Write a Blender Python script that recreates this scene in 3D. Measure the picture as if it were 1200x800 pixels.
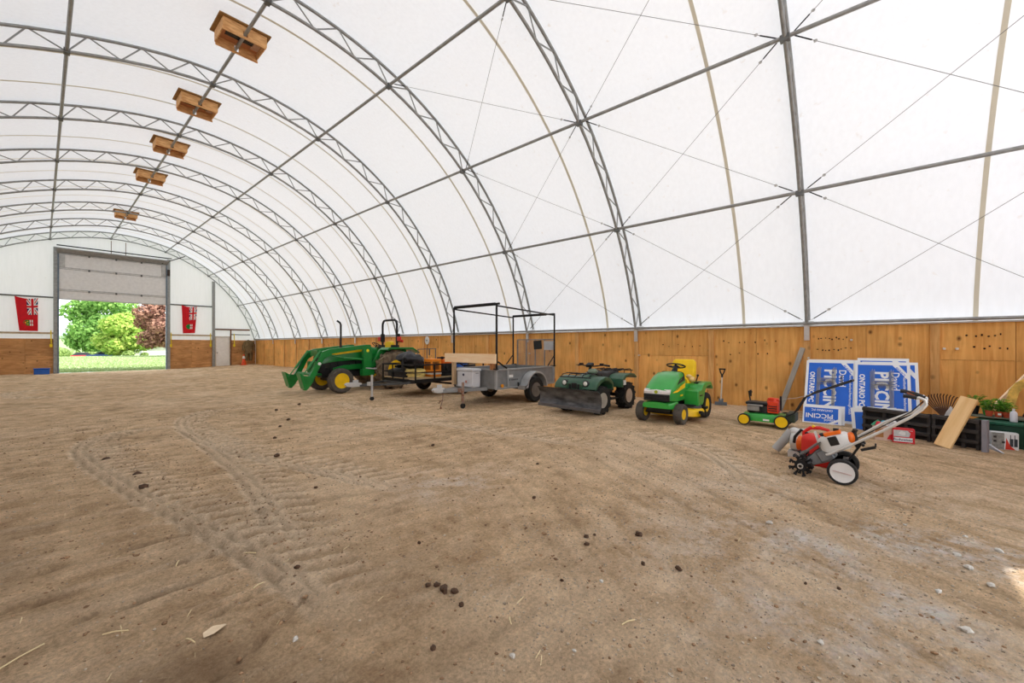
import bpy, bmesh, math, random
import numpy as np
from mathutils import Vector as V, Matrix as Mx, Euler
PI = math.pi
R = math.radians
for o in list(bpy.data.objects):
    bpy.data.objects.remove(o)
SC = bpy.context.scene
COL = SC.collection

# ------------------------------------------------------------------ camera
cam_d = bpy.data.cameras.new('camera')
cam = bpy.data.objects.new('camera', cam_d)
COL.objects.link(cam)
cam.location = (0, 0, 1.5)
cam.rotation_euler = (PI / 2, 0, -R(48.81))
cam_d.sensor_width = 36
cam_d.lens = 36 * 483.544 / 1200
cam_d.shift_y = 4.75 / 1200
cam_d.clip_end = 3000
SC.camera = cam

# ------------------------------------------------------------------ sky, sun, exposure
SUN_AZ = V((0.62, -0.785))          # horizontal direction towards the sun
SUN_EL = R(50)
w = bpy.data.worlds.new('sky')
SC.world = w
w.use_nodes = True
nt = w.node_tree
nt.nodes.clear()
wo = nt.nodes.new('ShaderNodeOutputWorld')
bg = nt.nodes.new('ShaderNodeBackground')
sky = nt.nodes.new('ShaderNodeTexSky')
sky.sky_type = 'NISHITA'
sky.sun_disc = False
sky.sun_elevation = SUN_EL
sky.sun_rotation = math.atan2(SUN_AZ.x, SUN_AZ.y)
sky.air_density = 1.0
sky.dust_density = 3.0
sky.ozone_density = 1.0
smix = nt.nodes.new('ShaderNodeMix')
smix.data_type = 'RGBA'
smix.inputs['Factor'].default_value = 0.8
sm = nt.nodes.new('ShaderNodeMix')
sm.data_type = 'RGBA'
sm.blend_type = 'MULTIPLY'
sm.inputs['Factor'].default_value = 1
sm.inputs['B'].default_value = (0.22, 0.22, 0.22, 1)
nt.links.new(sky.outputs[0], sm.inputs['A'])
nt.links.new(sm.outputs['Result'], smix.inputs['A'])
smix.inputs['B'].default_value = (1.10, 1.15, 1.20, 1)   # thin white summer haze
nt.links.new(smix.outputs['Result'], bg.inputs[0])
bg.inputs[1].default_value = 1.0
nt.links.new(bg.outputs[0], wo.inputs[0])
sun_d = bpy.data.lights.new('sun', 'SUN')
sun_d.energy = 3.4
sun_d.color = (1, 0.97, 0.93)
sun_d.angle = R(0.6)
sun = bpy.data.objects.new('sun', sun_d)
COL.objects.link(sun)
sun.location = (20, -25, 40)
sd = V((SUN_AZ.x * math.cos(SUN_EL), SUN_AZ.y * math.cos(SUN_EL), math.sin(SUN_EL)))
sun.rotation_euler = sd.to_track_quat('Z', 'Y').to_euler()
SC.view_settings.view_transform = 'Standard'
SC.view_settings.look = 'None'
SC.view_settings.gamma = 1
SC.view_settings.use_curve_mapping = False
SC.view_settings.exposure = 1.13

# ------------------------------------------------------------------ materials
def lin(c):
    return tuple(((x / 255) / 12.92 if x / 255 <= 0.04045 else ((x / 255 + 0.055) / 1.055) ** 2.4) for x in c)

MATS = {}
def base_mat(name):
    m = bpy.data.materials.new(name)
    m.use_nodes = True
    n = m.node_tree
    b = n.nodes['Principled BSDF']
    return m, n, b

def mat(name, col, rough=0.6, metal=0.0, var=0.10, scale=6.0, bump=0.0, stretch=None, col2=None, spec=0.4, coat=0.0):
    if name in MATS:
        return MATS[name]
    m, n, b = base_mat(name)
    L = n.links.new
    tc = n.nodes.new('ShaderNodeTexCoord')
    mp = n.nodes.new('ShaderNodeMapping')
    mp.inputs['Scale'].default_value = stretch or (1, 1, 1)
    L(tc.outputs['Object'], mp.inputs[0])
    nz = n.nodes.new('ShaderNodeTexNoise')
    nz.inputs['Scale'].default_value = scale
    nz.inputs['Detail'].default_value = 5
    L(mp.outputs[0], nz.inputs['Vector'])
    cr = n.nodes.new('ShaderNodeValToRGB')
    c = lin(col)
    c2 = lin(col2) if col2 else tuple(x * (1 - 1.6 * var) for x in c)
    c1 = c if col2 else tuple(min(1, x * (1 + var)) for x in c)
    cr.color_ramp.elements[0].position = 0.32
    cr.color_ramp.elements[1].position = 0.66
    cr.color_ramp.elements[0].color = (*c2, 1)
    cr.color_ramp.elements[1].color = (*c1, 1)
    L(nz.outputs['Fac'], cr.inputs[0])
    L(cr.outputs[0], b.inputs['Base Color'])
    b.inputs['Roughness'].default_value = rough
    b.inputs['Metallic'].default_value = metal
    b.inputs['Specular IOR Level'].default_value = spec
    if coat:
        b.inputs['Coat Weight'].default_value = coat
        b.inputs['Coat Roughness'].default_value = 0.15
    if bump:
        bp = n.nodes.new('ShaderNodeBump')
        bp.inputs['Strength'].default_value = bump
        bp.inputs['Distance'].default_value = 0.01
        n2 = n.nodes.new('ShaderNodeTexNoise')
        n2.inputs['Scale'].default_value = scale * 5
        L(mp.outputs[0], n2.inputs['Vector'])
        L(n2.outputs['Fac'], bp.inputs['Height'])
        L(bp.outputs[0], b.inputs['Normal'])
    MATS[name] = m
    return m

def fabric_mat(name, col, trans, stain):
    """white architectural membrane: diffuse both ways, lets daylight through"""
    m, n, b = base_mat(name)
    L = n.links.new
    n.nodes.remove(b)
    out = [x for x in n.nodes if x.type == 'OUTPUT_MATERIAL'][0]
    geo = n.nodes.new('ShaderNodeNewGeometry')
    n1 = n.nodes.new('ShaderNodeTexNoise')
    n1.inputs['Scale'].default_value = 0.9
    n1.inputs['Detail'].default_value = 8
    n1.inputs['Roughness'].default_value = 0.65
    L(geo.outputs['Position'], n1.inputs['Vector'])
    mp = n.nodes.new('ShaderNodeMapping')
    mp.inputs['Scale'].default_value = (14, 14, 1.1)
    L(geo.outputs['Position'], mp.inputs[0])
    n2 = n.nodes.new('ShaderNodeTexNoise')
    n2.inputs['Scale'].default_value = 1.0
    n2.inputs['Detail'].default_value = 4
    L(mp.outputs[0], n2.inputs['Vector'])
    n3 = n.nodes.new('ShaderNodeTexNoise')
    n3.inputs['Scale'].default_value = 7
    n3.inputs['Detail'].default_value = 6
    L(geo.outputs['Position'], n3.inputs['Vector'])
    cr = n.nodes.new('ShaderNodeValToRGB')
    cr.color_ramp.elements[0].position = 0.66
    cr.color_ramp.elements[0].color = (0, 0, 0, 1)
    cr.color_ramp.elements[1].position = 0.82
    cr.color_ramp.elements[1].color = (1, 1, 1, 1)
    L(n3.outputs['Fac'], cr.inputs[0])
    ma = n.nodes.new('ShaderNodeMath')
    ma.operation = 'MULTIPLY'
    L(cr.outputs[0], ma.inputs[0])
    L(n1.outputs['Fac'], ma.inputs[1])
    mm = n.nodes.new('ShaderNodeMath')
    mm.operation = 'MULTIPLY'
    mm.inputs[1].default_value = stain
    L(ma.outputs[0], mm.inputs[0])
    mx = n.nodes.new('ShaderNodeMix')
    mx.data_type = 'RGBA'
    c = lin(col)
    mx.inputs['A'].default_value = (*c, 1)
    mx.inputs['B'].default_value = (*lin((196, 170, 135)), 1)
    L(mm.outputs[0], mx.inputs['Factor'])
    # faint vertical weave streaks
    mr = n.nodes.new('ShaderNodeMapRange')
    mr.inputs[1].default_value = 0.3
    mr.inputs[2].default_value = 0.7
    mr.inputs[3].default_value = 0.96
    mr.inputs[4].default_value = 1.0
    L(n2.outputs['Fac'], mr.inputs[0])
    m2 = n.nodes.new('ShaderNodeMix')
    m2.data_type = 'RGBA'
    m2.blend_type = 'MULTIPLY'
    m2.inputs['Factor'].default_value = 1
    L(mx.outputs['Result'], m2.inputs['A'])
    L(mr.outputs[0], m2.inputs['B'])
    df = n.nodes.new('ShaderNodeBsdfDiffuse')
    tr = n.nodes.new('ShaderNodeBsdfTranslucent')
    L(m2.outputs['Result'], df.inputs[0])
    L(m2.outputs['Result'], tr.inputs[0])
    ms = n.nodes.new('ShaderNodeMixShader')
    ms.inputs[0].default_value = trans
    L(df.outputs[0], ms.inputs[1])
    L(tr.outputs[0], ms.inputs[2])
    L(ms.outputs[0], out.inputs[0])
    MATS[name] = m
    return m

def ply_mat(name, c_lo, c_hi, c_knot, grain=(9, 9, 0.7), knot=0.9):
    m, n, b = base_mat(name)
    L = n.links.new
    geo = n.nodes.new('ShaderNodeNewGeometry')
    oi = n.nodes.new('ShaderNodeObjectInfo')
    mp = n.nodes.new('ShaderNodeMapping')
    mp.inputs['Scale'].default_value = grain
    L(geo.outputs['Position'], mp.inputs[0])
    sc = n.nodes.new('ShaderNodeVectorMath')
    sc.operation = 'SCALE'
    sc.inputs[0].default_value = (17, 17, 9)
    L(oi.outputs['Random'], sc.inputs['Scale'])
    ad = n.nodes.new('ShaderNodeVectorMath')
    L(mp.outputs[0], ad.inputs[0])
    L(sc.outputs[0], ad.inputs[1])
    n1 = n.nodes.new('ShaderNodeTexNoise')
    n1.inputs['Scale'].default_value = 1.3
    n1.inputs['Detail'].default_value = 9
    n1.inputs['Roughness'].default_value = 0.62
    n1.inputs['Distortion'].default_value = 0.8
    L(ad.outputs[0], n1.inputs['Vector'])
    cr = n.nodes.new('ShaderNodeValToRGB')
    cr.color_ramp.elements[0].position = 0.30
    cr.color_ramp.elements[0].color = (*lin(c_lo), 1)
    cr.color_ramp.elements[1].position = 0.68
    cr.color_ramp.elements[1].color = (*lin(c_hi), 1)
    L(n1.outputs['Fac'], cr.inputs[0])
    # large-scale staining
    n4 = n.nodes.new('ShaderNodeTexNoise')
    n4.inputs['Scale'].default_value = 1.6
    n4.inputs['Detail'].default_value = 5
    L(geo.outputs['Position'], n4.inputs['Vector'])
    mr = n.nodes.new('ShaderNodeMapRange')
    mr.inputs[1].default_value = 0.35
    mr.inputs[2].default_value = 0.7
    mr.inputs[3].default_value = 0.84
    mr.inputs[4].default_value = 1.08
    L(n4.outputs['Fac'], mr.inputs[0])
    mr2 = n.nodes.new('ShaderNodeMapRange')
    mr2.inputs[3].default_value = 0.90
    mr2.inputs[4].default_value = 1.10
    L(oi.outputs['Random'], mr2.inputs[0])
    mu = n.nodes.new('ShaderNodeMath')
    mu.operation = 'MULTIPLY'
    L(mr.outputs[0], mu.inputs[0])
    L(mr2.outputs[0], mu.inputs[1])
    m2 = n.nodes.new('ShaderNodeMix')
    m2.data_type = 'RGBA'
    m2.blend_type = 'MULTIPLY'
    m2.inputs['Factor'].default_value = 1
    L(cr.outputs[0], m2.inputs['A'])
    L(mu.outputs[0], m2.inputs['B'])
    # knots
    mp2 = n.nodes.new('ShaderNodeMapping')
    mp2.inputs['Scale'].default_value = (3.6, 3.6, 2.6)
    L(geo.outputs['Position'], mp2.inputs[0])
    nd = n.nodes.new('ShaderNodeTexNoise')
    nd.inputs['Scale'].default_value = 3
    L(geo.outputs['Position'], nd.inputs['Vector'])
    vo = n.nodes.new('ShaderNodeTexVoronoi')
    vo.inputs['Scale'].default_value = 1.0
    L(mp2.outputs[0], vo.inputs['Vector'])
    kr = n.nodes.new('ShaderNodeMapRange')
    kr.inputs[1].default_value = 0.04
    kr.inputs[2].default_value = 0.16
    kr.inputs[3].default_value = knot
    kr.inputs[4].default_value = 0.0
    L(vo.outputs['Distance'], kr.inputs[0])
    m3 = n.nodes.new('ShaderNodeMix')
    m3.data_type = 'RGBA'
    L(kr.outputs[0], m3.inputs['Factor'])
    L(m2.outputs['Result'], m3.inputs['A'])
    m3.inputs['B'].default_value = (*lin(c_knot), 1)
    L(m3.outputs['Result'], b.inputs['Base Color'])
    b.inputs['Roughness'].default_value = 0.75
    b.inputs['Specular IOR Level'].default_value = 0.25
    bp = n.nodes.new('ShaderNodeBump')
    bp.inputs['Strength'].default_value = 0.25
    bp.inputs['Distance'].default_value = 0.01
    L(n1.outputs['Fac'], bp.inputs['Height'])
    L(bp.outputs[0], b.inputs['Normal'])
    MATS[name] = m
    return m

def ground_mat():
    m, n, b = base_mat('arena_dirt')
    L = n.links.new
    geo = n.nodes.new('ShaderNodeNewGeometry')
    att = n.nodes.new('ShaderNodeAttribute')
    att.attribute_name = 'dust_lit'
    def noise(scale, det=6, rough=0.6, vec=None):
        q = n.nodes.new('ShaderNodeTexNoise')
        q.inputs['Scale'].default_value = scale
        q.inputs['Detail'].default_value = det
        q.inputs['Roughness'].default_value = rough
        L(vec or geo.outputs['Position'], q.inputs['Vector'])
        return q.outputs['Fac']
    def ramp(f, p0, p1, c0, c1):
        q = n.nodes.new('ShaderNodeValToRGB')
        q.color_ramp.elements[0].position = p0
        q.color_ramp.elements[1].position = p1
        q.color_ramp.elements[0].color = (*c0, 1)
        q.color_ramp.elements[1].color = (*c1, 1)
        L(f, q.inputs[0])
        return q.outputs[0]
    def mix(f, a, bb, mode='MIX'):
        q = n.nodes.new('ShaderNodeMix')
        q.data_type = 'RGBA'
        q.blend_type = mode
        q.clamp_result = True
        if isinstance(f, float): q.inputs['Factor'].default_value = f
        else: L(f, q.inputs['Factor'])
        for k, x in (('A', a), ('B', bb)):
            if isinstance(x, tuple): q.inputs[k].default_value = (*x, 1)
            else: L(x, q.inputs[k])
        return q.outputs['Result']
    big = noise(0.55, 5)
    col = ramp(big, 0.32, 0.68, lin((188, 154, 116)), lin((236, 203, 162)))
    mid = noise(3.2, 9, 0.74)
    col = mix(0.62, col, ramp(mid, 0.33, 0.67, lin((152, 120, 88)), lin((250, 220, 180))))
    # dry pale dust on packed soil, lit relief painted on ridges (per-vertex attribute written with the tracks)
    col = mix(att.outputs['Fac'], col, lin((246, 222, 190)))
    fine = noise(46, 9, 0.82)
    col = mix(0.75, col, ramp(fine, 0.30, 0.60, (0.40, 0.36, 0.32), (1.34, 1.34, 1.34)), 'MULTIPLY')
    da = n.nodes.new('ShaderNodeAttribute')
    da.attribute_name = 'damp_shade'
    col = mix(da.outputs['Fac'], col, lin((118, 94, 70)))  # damp soil, and shade painted into ruts, lug gaps, furrows and streak hollows
    vo = n.nodes.new('ShaderNodeTexVoronoi')
    vo.inputs['Scale'].default_value = 34
    L(geo.outputs['Position'], vo.inputs['Vector'])
    gm = n.nodes.new('ShaderNodeAttribute')
    gm.attribute_name = 'gravel'
    gcol = mix(0.75, lin((206, 198, 188)), vo.outputs['Color'], 'OVERLAY')
    hs = n.nodes.new('ShaderNodeHueSaturation')
    hs.inputs['Saturation'].default_value = 0.10
    L(gcol, hs.inputs['Color'])
    gr = n.nodes.new('ShaderNodeMath')
    gr.operation = 'MULTIPLY'
    L(gm.outputs['Fac'], gr.inputs[0])
    rr = n.nodes.new('ShaderNodeMapRange')
    rr.inputs[1].default_value = 0.44
    rr.inputs[2].default_value = 0.62
    L(mid, rr.inputs[0])
    L(rr.outputs[0], gr.inputs[1])
    col = mix(gr.outputs[0], col, hs.outputs[0])
    L(col, b.inputs['Base Color'])
    b.inputs['Roughness'].default_value = 0.95
    b.inputs['Specular IOR Level'].default_value = 0.1
    ad = n.nodes.new('ShaderNodeMath')
    ad.operation = 'MULTIPLY_ADD'
    L(noise(90, 5, 0.7), ad.inputs[0])
    ad.inputs[1].default_value = 0.6
    L(fine, ad.inputs[2])
    bp = n.nodes.new('ShaderNodeBump')
    bp.inputs['Strength'].default_value = 1.0
    bp.inputs['Distance'].default_value = 0.03
    L(ad.outputs[0], bp.inputs['Height'])
    L(bp.outputs[0], b.inputs['Normal'])
    MATS['arena_dirt'] = m
    return m

def leaf_mat(name, c0, c1, trans=0.35):
    m, n, b = base_mat(name)
    L = n.links.new
    n.nodes.remove(b)
    out = [x for x in n.nodes if x.type == 'OUTPUT_MATERIAL'][0]
    geo = n.nodes.new('ShaderNodeNewGeometry')
    cr = n.nodes.new('ShaderNodeValToRGB')
    cr.color_ramp.elements[0].color = (*lin(c0), 1)
    cr.color_ramp.elements[1].color = (*lin(c1), 1)
    L(geo.outputs['Random Per Island'], cr.inputs[0])
    df = n.nodes.new('ShaderNodeBsdfDiffuse')
    tr = n.nodes.new('ShaderNodeBsdfTranslucent')
    L(cr.outputs[0], df.inputs[0])
    L(cr.outputs[0], tr.inputs[0])
    ms = n.nodes.new('ShaderNodeMixShader')
    ms.inputs[0].default_value = trans
    L(df.outputs[0], ms.inputs[1])
    L(tr.outputs[0], ms.inputs[2])
    L(ms.outputs[0], out.inputs[0])
    MATS[name] = m
    return m

# ------------------------------------------------------------------ mesh helpers
class MB:
    def __init__(s):
        s.v = []
        s.f = []
    def add(s, vs, fs, mat4=None):
        k = len(s.v)
        if mat4 is not None:
            vs = [mat4 @ V(p) for p in vs]
        s.v += [tuple(p) for p in vs]
        s.f += [tuple(i + k for i in f) for f in fs]
        return s
    def box(s, c, d, rot=None, mat4=None):
        hx, hy, hz = d[0] / 2, d[1] / 2, d[2] / 2
        vs = [V((x, y, z)) for x in (-hx, hx) for y in (-hy, hy) for z in (-hz, hz)]
        m = Mx.Translation(V(c))
        if rot is not None:
            m = m @ Euler(rot).to_matrix().to_4x4()
        if mat4 is not None:
            m = mat4 @ m
        return s.add(vs, [(0, 1, 3, 2), (4, 6, 7, 5), (0, 4, 5, 1), (2, 3, 7, 6), (0, 2, 6, 4), (1, 5, 7, 3)], m)
    def bar(s, p0, p1, wx, wy, up=(0, 0, 1)):
        """rectangular bar from p0 to p1, wx across (perpendicular to up), wy along up"""
        p0, p1 = V(p0), V(p1)
        d = (p1 - p0)
        z = d.normalized()
        u = V(up)
        if abs(z.dot(u)) > 0.98:
            u = V((1, 0, 0))
        x = u.cross(z).normalized()
        y = z.cross(x)
        vs = []
        for p in (p0, p1):
            for a, bq in ((-1, -1), (1, -1), (1, 1), (-1, 1)):
                vs.append(p + x * a * wx / 2 + y * bq * wy / 2)
        return s.add(vs, [(3, 2, 1, 0), (4, 5, 6, 7), (0, 1, 5, 4), (1, 2, 6, 5), (2, 3, 7, 6), (3, 0, 4, 7)])
    def cyl(s, p0, p1, r0, r1=None, n=12, cap=True):
        p0, p1 = V(p0), V(p1)
        r1 = r0 if r1 is None else r1
        z = (p1 - p0).normalized()
        u = V((0, 0, 1)) if abs(z.z) < 0.9 else V((1, 0, 0))
        x = u.cross(z).normalized()
        y = z.cross(x)
        vs = []
        for p, r in ((p0, r0), (p1, r1)):
            for i in range(n):
                a = 2 * PI * i / n
                vs.append(p + x * (math.cos(a) * r) + y * (math.sin(a) * r))
        fs = [(i, (i + 1) % n, n + (i + 1) % n, n + i) for i in range(n)]
        if cap:
            fs += [tuple(range(n - 1, -1, -1)), tuple(range(n, 2 * n))]
        return s.add(vs, fs)
    def tube(s, pts, r, n=8, closed=False, cap=True):
        pts = [V(p) for p in pts]
        m = len(pts)
        rr = r if isinstance(r, (list, tuple)) else [r] * m
        vs = []
        prev = None
        for i, p in enumerate(pts):
            if closed:
                t = (pts[(i + 1) % m] - pts[i - 1])
            else:
                t = pts[min(i + 1, m - 1)] - pts[max(i - 1, 0)]
            t.normalize()
            if prev is None:
                u = V((0, 0, 1)) if abs(t.z) < 0.9 else V((1, 0, 0))
                x = u.cross(t).normalized()
            else:
                x = (prev - t * prev.dot(t)).normalized()
            prev = x
            y = t.cross(x)
            for k in range(n):
                a = 2 * PI * k / n
                vs.append(p + x * (math.cos(a) * rr[i]) + y * (math.sin(a) * rr[i]))
        fs = []
        for i in range(m if closed else m - 1):
            j = (i + 1) % m
            for k in range(n):
                q = (k + 1) % n
                fs.append((i * n + k, i * n + q, j * n + q, j * n + k))
        if cap and not closed:
            fs += [tuple(range(n - 1, -1, -1)), tuple((m - 1) * n + k for k in range(n))]
        return s.add(vs, fs)
    def lathe(s, prof, o=(0, 0, 0), axis=(0, 0, 1), n=24, close=False):
        """prof: list of (radius, height along axis)"""
        o = V(o)
        z = V(axis).normalized()
        u = V((0, 0, 1)) if abs(z.z) < 0.9 else V((1, 0, 0))
        x = u.cross(z).normalized()
        y = z.cross(x)
        vs = []
        for r, h in prof:
            for k in range(n):
                a = 2 * PI * k / n
                vs.append(o + z * h + x * (math.cos(a) * r) + y * (math.sin(a) * r))
        m = len(prof)
        fs = []
        for i in range(m if close else m - 1):
            j = (i + 1) % m
            for k in range(n):
                q = (k + 1) % n
                fs.append((i * n + k, i * n + q, j * n + q, j * n + k))
        if not close:
            if prof[0][0] > 1e-5: fs.append(tuple(range(n - 1, -1, -1)))
            if prof[-1][0] > 1e-5: fs.append(tuple((m - 1) * n + k for k in range(n)))
        return s.add(vs, fs)
    def prism(s, poly, y0, y1, mat4=None):
        """poly: list of (x, z) outline, extruded along y"""
        n = len(poly)
        vs = [V((x, y0, z)) for x, z in poly] + [V((x, y1, z)) for x, z in poly]
        fs = [tuple(range(n)), tuple(range(2 * n - 1, n - 1, -1))]
        fs += [(i, n + i, n + (i + 1) % n, (i + 1) % n) for i in range(n)]
        return s.add(vs, fs, mat4)
    def loft(s, rings, cap=True):
        n = len(rings[0])
        vs = [V(p) for r in rings for p in r]
        fs = []
        for i in range(len(rings) - 1):
            for k in range(n):
                q = (k + 1) % n
                fs.append((i * n + k, i * n + q, (i + 1) * n + q, (i + 1) * n + k))
        if cap:
            fs += [tuple(range(n - 1, -1, -1)), tuple((len(rings) - 1) * n + k for k in range(n))]
        return s.add(vs, fs)
    def ball(s, c, r, n=12, m=8, mat4=None):
        c = V(c)
        rx, ry, rz = (r, r, r) if not isinstance(r, (tuple, list)) else r
        vs = [V((0, 0, -rz))]
        for i in range(1, m):
            t = -PI / 2 + PI * i / m
            for k in range(n):
                a = 2 * PI * k / n
                vs.append(V((rx * math.cos(t) * math.cos(a), ry * math.cos(t) * math.sin(a), rz * math.sin(t))))
        vs.append(V((0, 0, rz)))
        fs = [(0, 1 + (k + 1) % n, 1 + k) for k in range(n)]
        for i in range(m - 2):
            for k in range(n):
                q = (k + 1) % n
                fs.append((1 + i * n + k, 1 + i * n + q, 1 + (i + 1) * n + q, 1 + (i + 1) * n + k))
        e = len(vs) - 1
        fs += [(e, 1 + (m - 2) * n + k, 1 + (m - 2) * n + (k + 1) % n) for k in range(n)]
        mm = Mx.Translation(c)
        if mat4 is not None: mm = mm @ mat4
        return s.add(vs, fs, mm)
    def mesh(s, name, smooth=0.6):
        me = bpy.data.meshes.new(name)
        me.from_pydata(s.v, [], s.f)
        bm = bmesh.new()
        bm.from_mesh(me)
        bmesh.ops.recalc_face_normals(bm, faces=bm.faces)
        bm.to_mesh(me)
        bm.free()
        if smooth:
            me.polygons.foreach_set('use_smooth', [True] * len(me.polygons))
            me.set_sharp_from_angle(angle=smooth)
        return me
    def build(s, name, material, parent=None, smooth=0.6, bev=0.0, seg=2):
        o = bpy.data.objects.new(name, s.mesh(name, smooth))
        COL.objects.link(o)
        o.data.materials.append(material)
        if parent is not None:
            o.parent = parent
        if bev:
            b = o.modifiers.new('edge', 'BEVEL')
            b.width = bev
            b.segments = seg
            b.limit_method = 'ANGLE'
            b.angle_limit = R(35)
        return o

def tag(o, label=None, cat=None, group=None, kind=None):
    if label: o['label'] = label
    if cat: o['category'] = cat
    if group: o['group'] = group
    if kind: o['kind'] = kind
    return o

def thing(name, label, cat, loc=(0, 0, 0), rz=0.0, group=None, rot=None, scale=None):
    o = bpy.data.objects.new(name, None)
    o.empty_display_size = 0.1
    COL.objects.link(o)
    o.location = loc
    o.rotation_euler = rot if rot is not None else (0, 0, rz)
    return tag(o, label, cat, group)

KIDS = {}
def copy_tree(o, parent=None, kids=None):
    if kids is None:
        kids = {}
        for x in bpy.data.objects:
            if x.parent: kids.setdefault(x.parent.name, []).append(x)
    c = o.copy()
    COL.objects.link(c)
    if parent is not None: c.parent = parent
    for ch in kids.get(o.name, []):
        copy_tree(ch, c, kids)
    return c

_tx = {}
def text_mesh(body, size, bold=0.0, align='CENTER', res=2):
    """flat lettering in its own XY plane, as (verts, faces)"""
    key = (body, size, bold, align)
    if key in _tx: return _tx[key]
    cu = bpy.data.curves.new('t', 'FONT')
    cu.body = body
    cu.size = size
    cu.offset = bold * size
    cu.align_x = align
    cu.align_y = 'CENTER'
    cu.resolution_u = res
    to = bpy.data.objects.new('t', cu)
    COL.objects.link(to)
    bpy.context.view_layer.update()
    dg = bpy.context.evaluated_depsgraph_get()
    me = bpy.data.meshes.new_from_object(to.evaluated_get(dg))
    vs = [v.co.copy() for v in me.vertices]
    fs = [tuple(p.vertices) for p in me.polygons]
    bpy.data.objects.remove(to)
    bpy.data.curves.remove(cu)
    bpy.data.meshes.remove(me)
    _tx[key] = (vs, fs)
    return _tx[key]

def arc(c, r, a0, a1, n, plane='xz'):
    out = []
    for i in range(n + 1):
        a = a0 + (a1 - a0) * i / n
        if plane == 'xz': out.append(V((c[0] + r * math.cos(a), c[1], c[2] + r * math.sin(a))))
        else: out.append(V((c[0] + r * math.cos(a), c[1] + r * math.sin(a), c[2])))
    return out

# shared materials
STEEL = mat('galvanised_steel', (154, 156, 154), 0.45, 0.35, 0.10, 9)
DKSTEEL = mat('dull_steel', (108, 110, 108), 0.5, 0.3, 0.12, 9)
FAB = fabric_mat('roof_membrane', (242, 245, 249), 0.148, 0.6)
FABG = fabric_mat('gable_membrane', (247, 242, 246), 0.27, 0.5)
PLY = ply_mat('barn_plywood', (222, 154, 80), (250, 192, 112), (92, 48, 20))
PLYF = ply_mat('weathered_plywood', (176, 122, 74), (220, 166, 110), (90, 54, 28), grain=(1.2, 1.2, 6))
STUD = ply_mat('stud_timber', (206, 146, 82), (242, 190, 122), (60, 32, 14), grain=(16, 16, 0.8), knot=0.5)
WHITE = mat('white_trim', (228, 228, 224), 0.6, 0, 0.05)
BLACK = mat('black_plastic', (24, 24, 25), 0.5, 0, 0.15)
BLKMET = mat('black_steel', (28, 28, 30), 0.42, 0.4, 0.2)
RUBBER = mat('tyre_rubber', (40, 39, 38), 0.85, 0, 0.2, 14, 0.3)
DUSTRUB = mat('dusty_rubber', (88, 82, 75), 0.9, 0, 0.15, 9, 0.3)
MUDRUB = mat('mud_caked_rubber', (146, 128, 104), 0.95, 0, 0.2, 7, 0.5, col2=(98, 84, 70))
GREEN = mat('tractor_green', (20, 128, 50), 0.35, 0, 0.10, 5, coat=0.4)
LGREEN = mat('mower_green', (50, 160, 64), 0.32, 0, 0.08, 5, coat=0.4)
YEL = mat('implement_yellow', (246, 200, 20), 0.4, 0, 0.06)
SEATY = mat('seat_yellow', (250, 206, 12), 0.5, 0, 0.05)
ORANGE = mat('machine_orange', (232, 108, 24), 0.4, 0, 0.08)
RED = mat('plastic_red', (214, 40, 30), 0.4, 0, 0.08)
LGREY = mat('light_grey_plastic', (190, 190, 188), 0.5, 0, 0.06)
ALU = mat('bright_aluminium', (205, 203, 200), 0.3, 0.5, 0.08)
PINE = mat('new_pine', (226, 188, 136), 0.7, 0, 0.10, 3, 0.1, stretch=(1, 1, 9))
RUST = mat('rusty_steel', (136, 84, 54), 0.85, 0.1, 0.25, 18, col2=(150, 140, 130))
# ------------------------------------------------------------------ the building shell
Y0T, BAY = 1.13, 4.076
def TY(n): return Y0T + BAY * n
YB, YF = TY(-1), TY(9) + 0.02        # rear and far gable planes
NODE = [V((-5.23, 0, 1.98)), V((-4.07, 0, 4.62)), V((-2.17, 0, 6.73)), V((0.38, 0, 7.97)), V((3.05, 0, 8.51)),
        V((5.84, 0, 8.10)), V((8.35, 0, 6.73)), V((10.25, 0, 4.62)), V((11.41, 0, 1.98))]

def spline(P, per):
    n = len(P)
    t = [0.0]
    for i in range(n - 1): t.append(t[-1] + (P[i + 1] - P[i]).length)
    tan = []
    for i in range(n):
        if 0 < i < n - 1:
            d0 = (P[i] - P[i - 1]) / (t[i] - t[i - 1])
            d1 = (P[i + 1] - P[i]) / (t[i + 1] - t[i])
            h0, h1 = t[i] - t[i - 1], t[i + 1] - t[i]
            tan.append((d0 * h1 + d1 * h0) / (h0 + h1))
        else:
            tan.append(None)
    d = (P[1] - P[0]) / (t[1] - t[0])
    tan[0] = d * 2 - tan[1]
    d = (P[-1] - P[-2]) / (t[-1] - t[-2])
    tan[-1] = d * 2 - tan[-2]
    out = []
    for i in range(n - 1):
        h = t[i + 1] - t[i]
        for k in range(per):
            s = k / per
            out.append(P[i] * (2 * s**3 - 3 * s**2 + 1) + tan[i] * h * (s**3 - 2 * s**2 + s)
                       + P[i + 1] * (-2 * s**3 + 3 * s**2) + tan[i + 1] * h * (s**3 - s**2))
    out.append(P[-1].copy())
    return out

ARC6 = spline(NODE, 6)                 # six steps between purlins: even = web nodes, odd = apexes
def offset(c, d):
    o = []
    for i, p in enumerate(c):
        t = (c[min(i + 1, len(c) - 1)] - c[max(i - 1, 0)]).normalized()
        o.append(p + V((-t.z, 0, t.x)) * d)
    return o
OUT6 = offset(ARC6, 0.38)
SKIN = offset(spline(NODE, 8), 0.44)
SKIN[0].z = SKIN[-1].z = 1.93

def arch_z(x):
    for a, b in zip(SKIN[:-1], SKIN[1:]):
        if a.x <= x <= b.x:
            return a.z + (b.z - a.z) * (x - a.x) / (b.x - a.x)
    return 1.93

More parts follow.
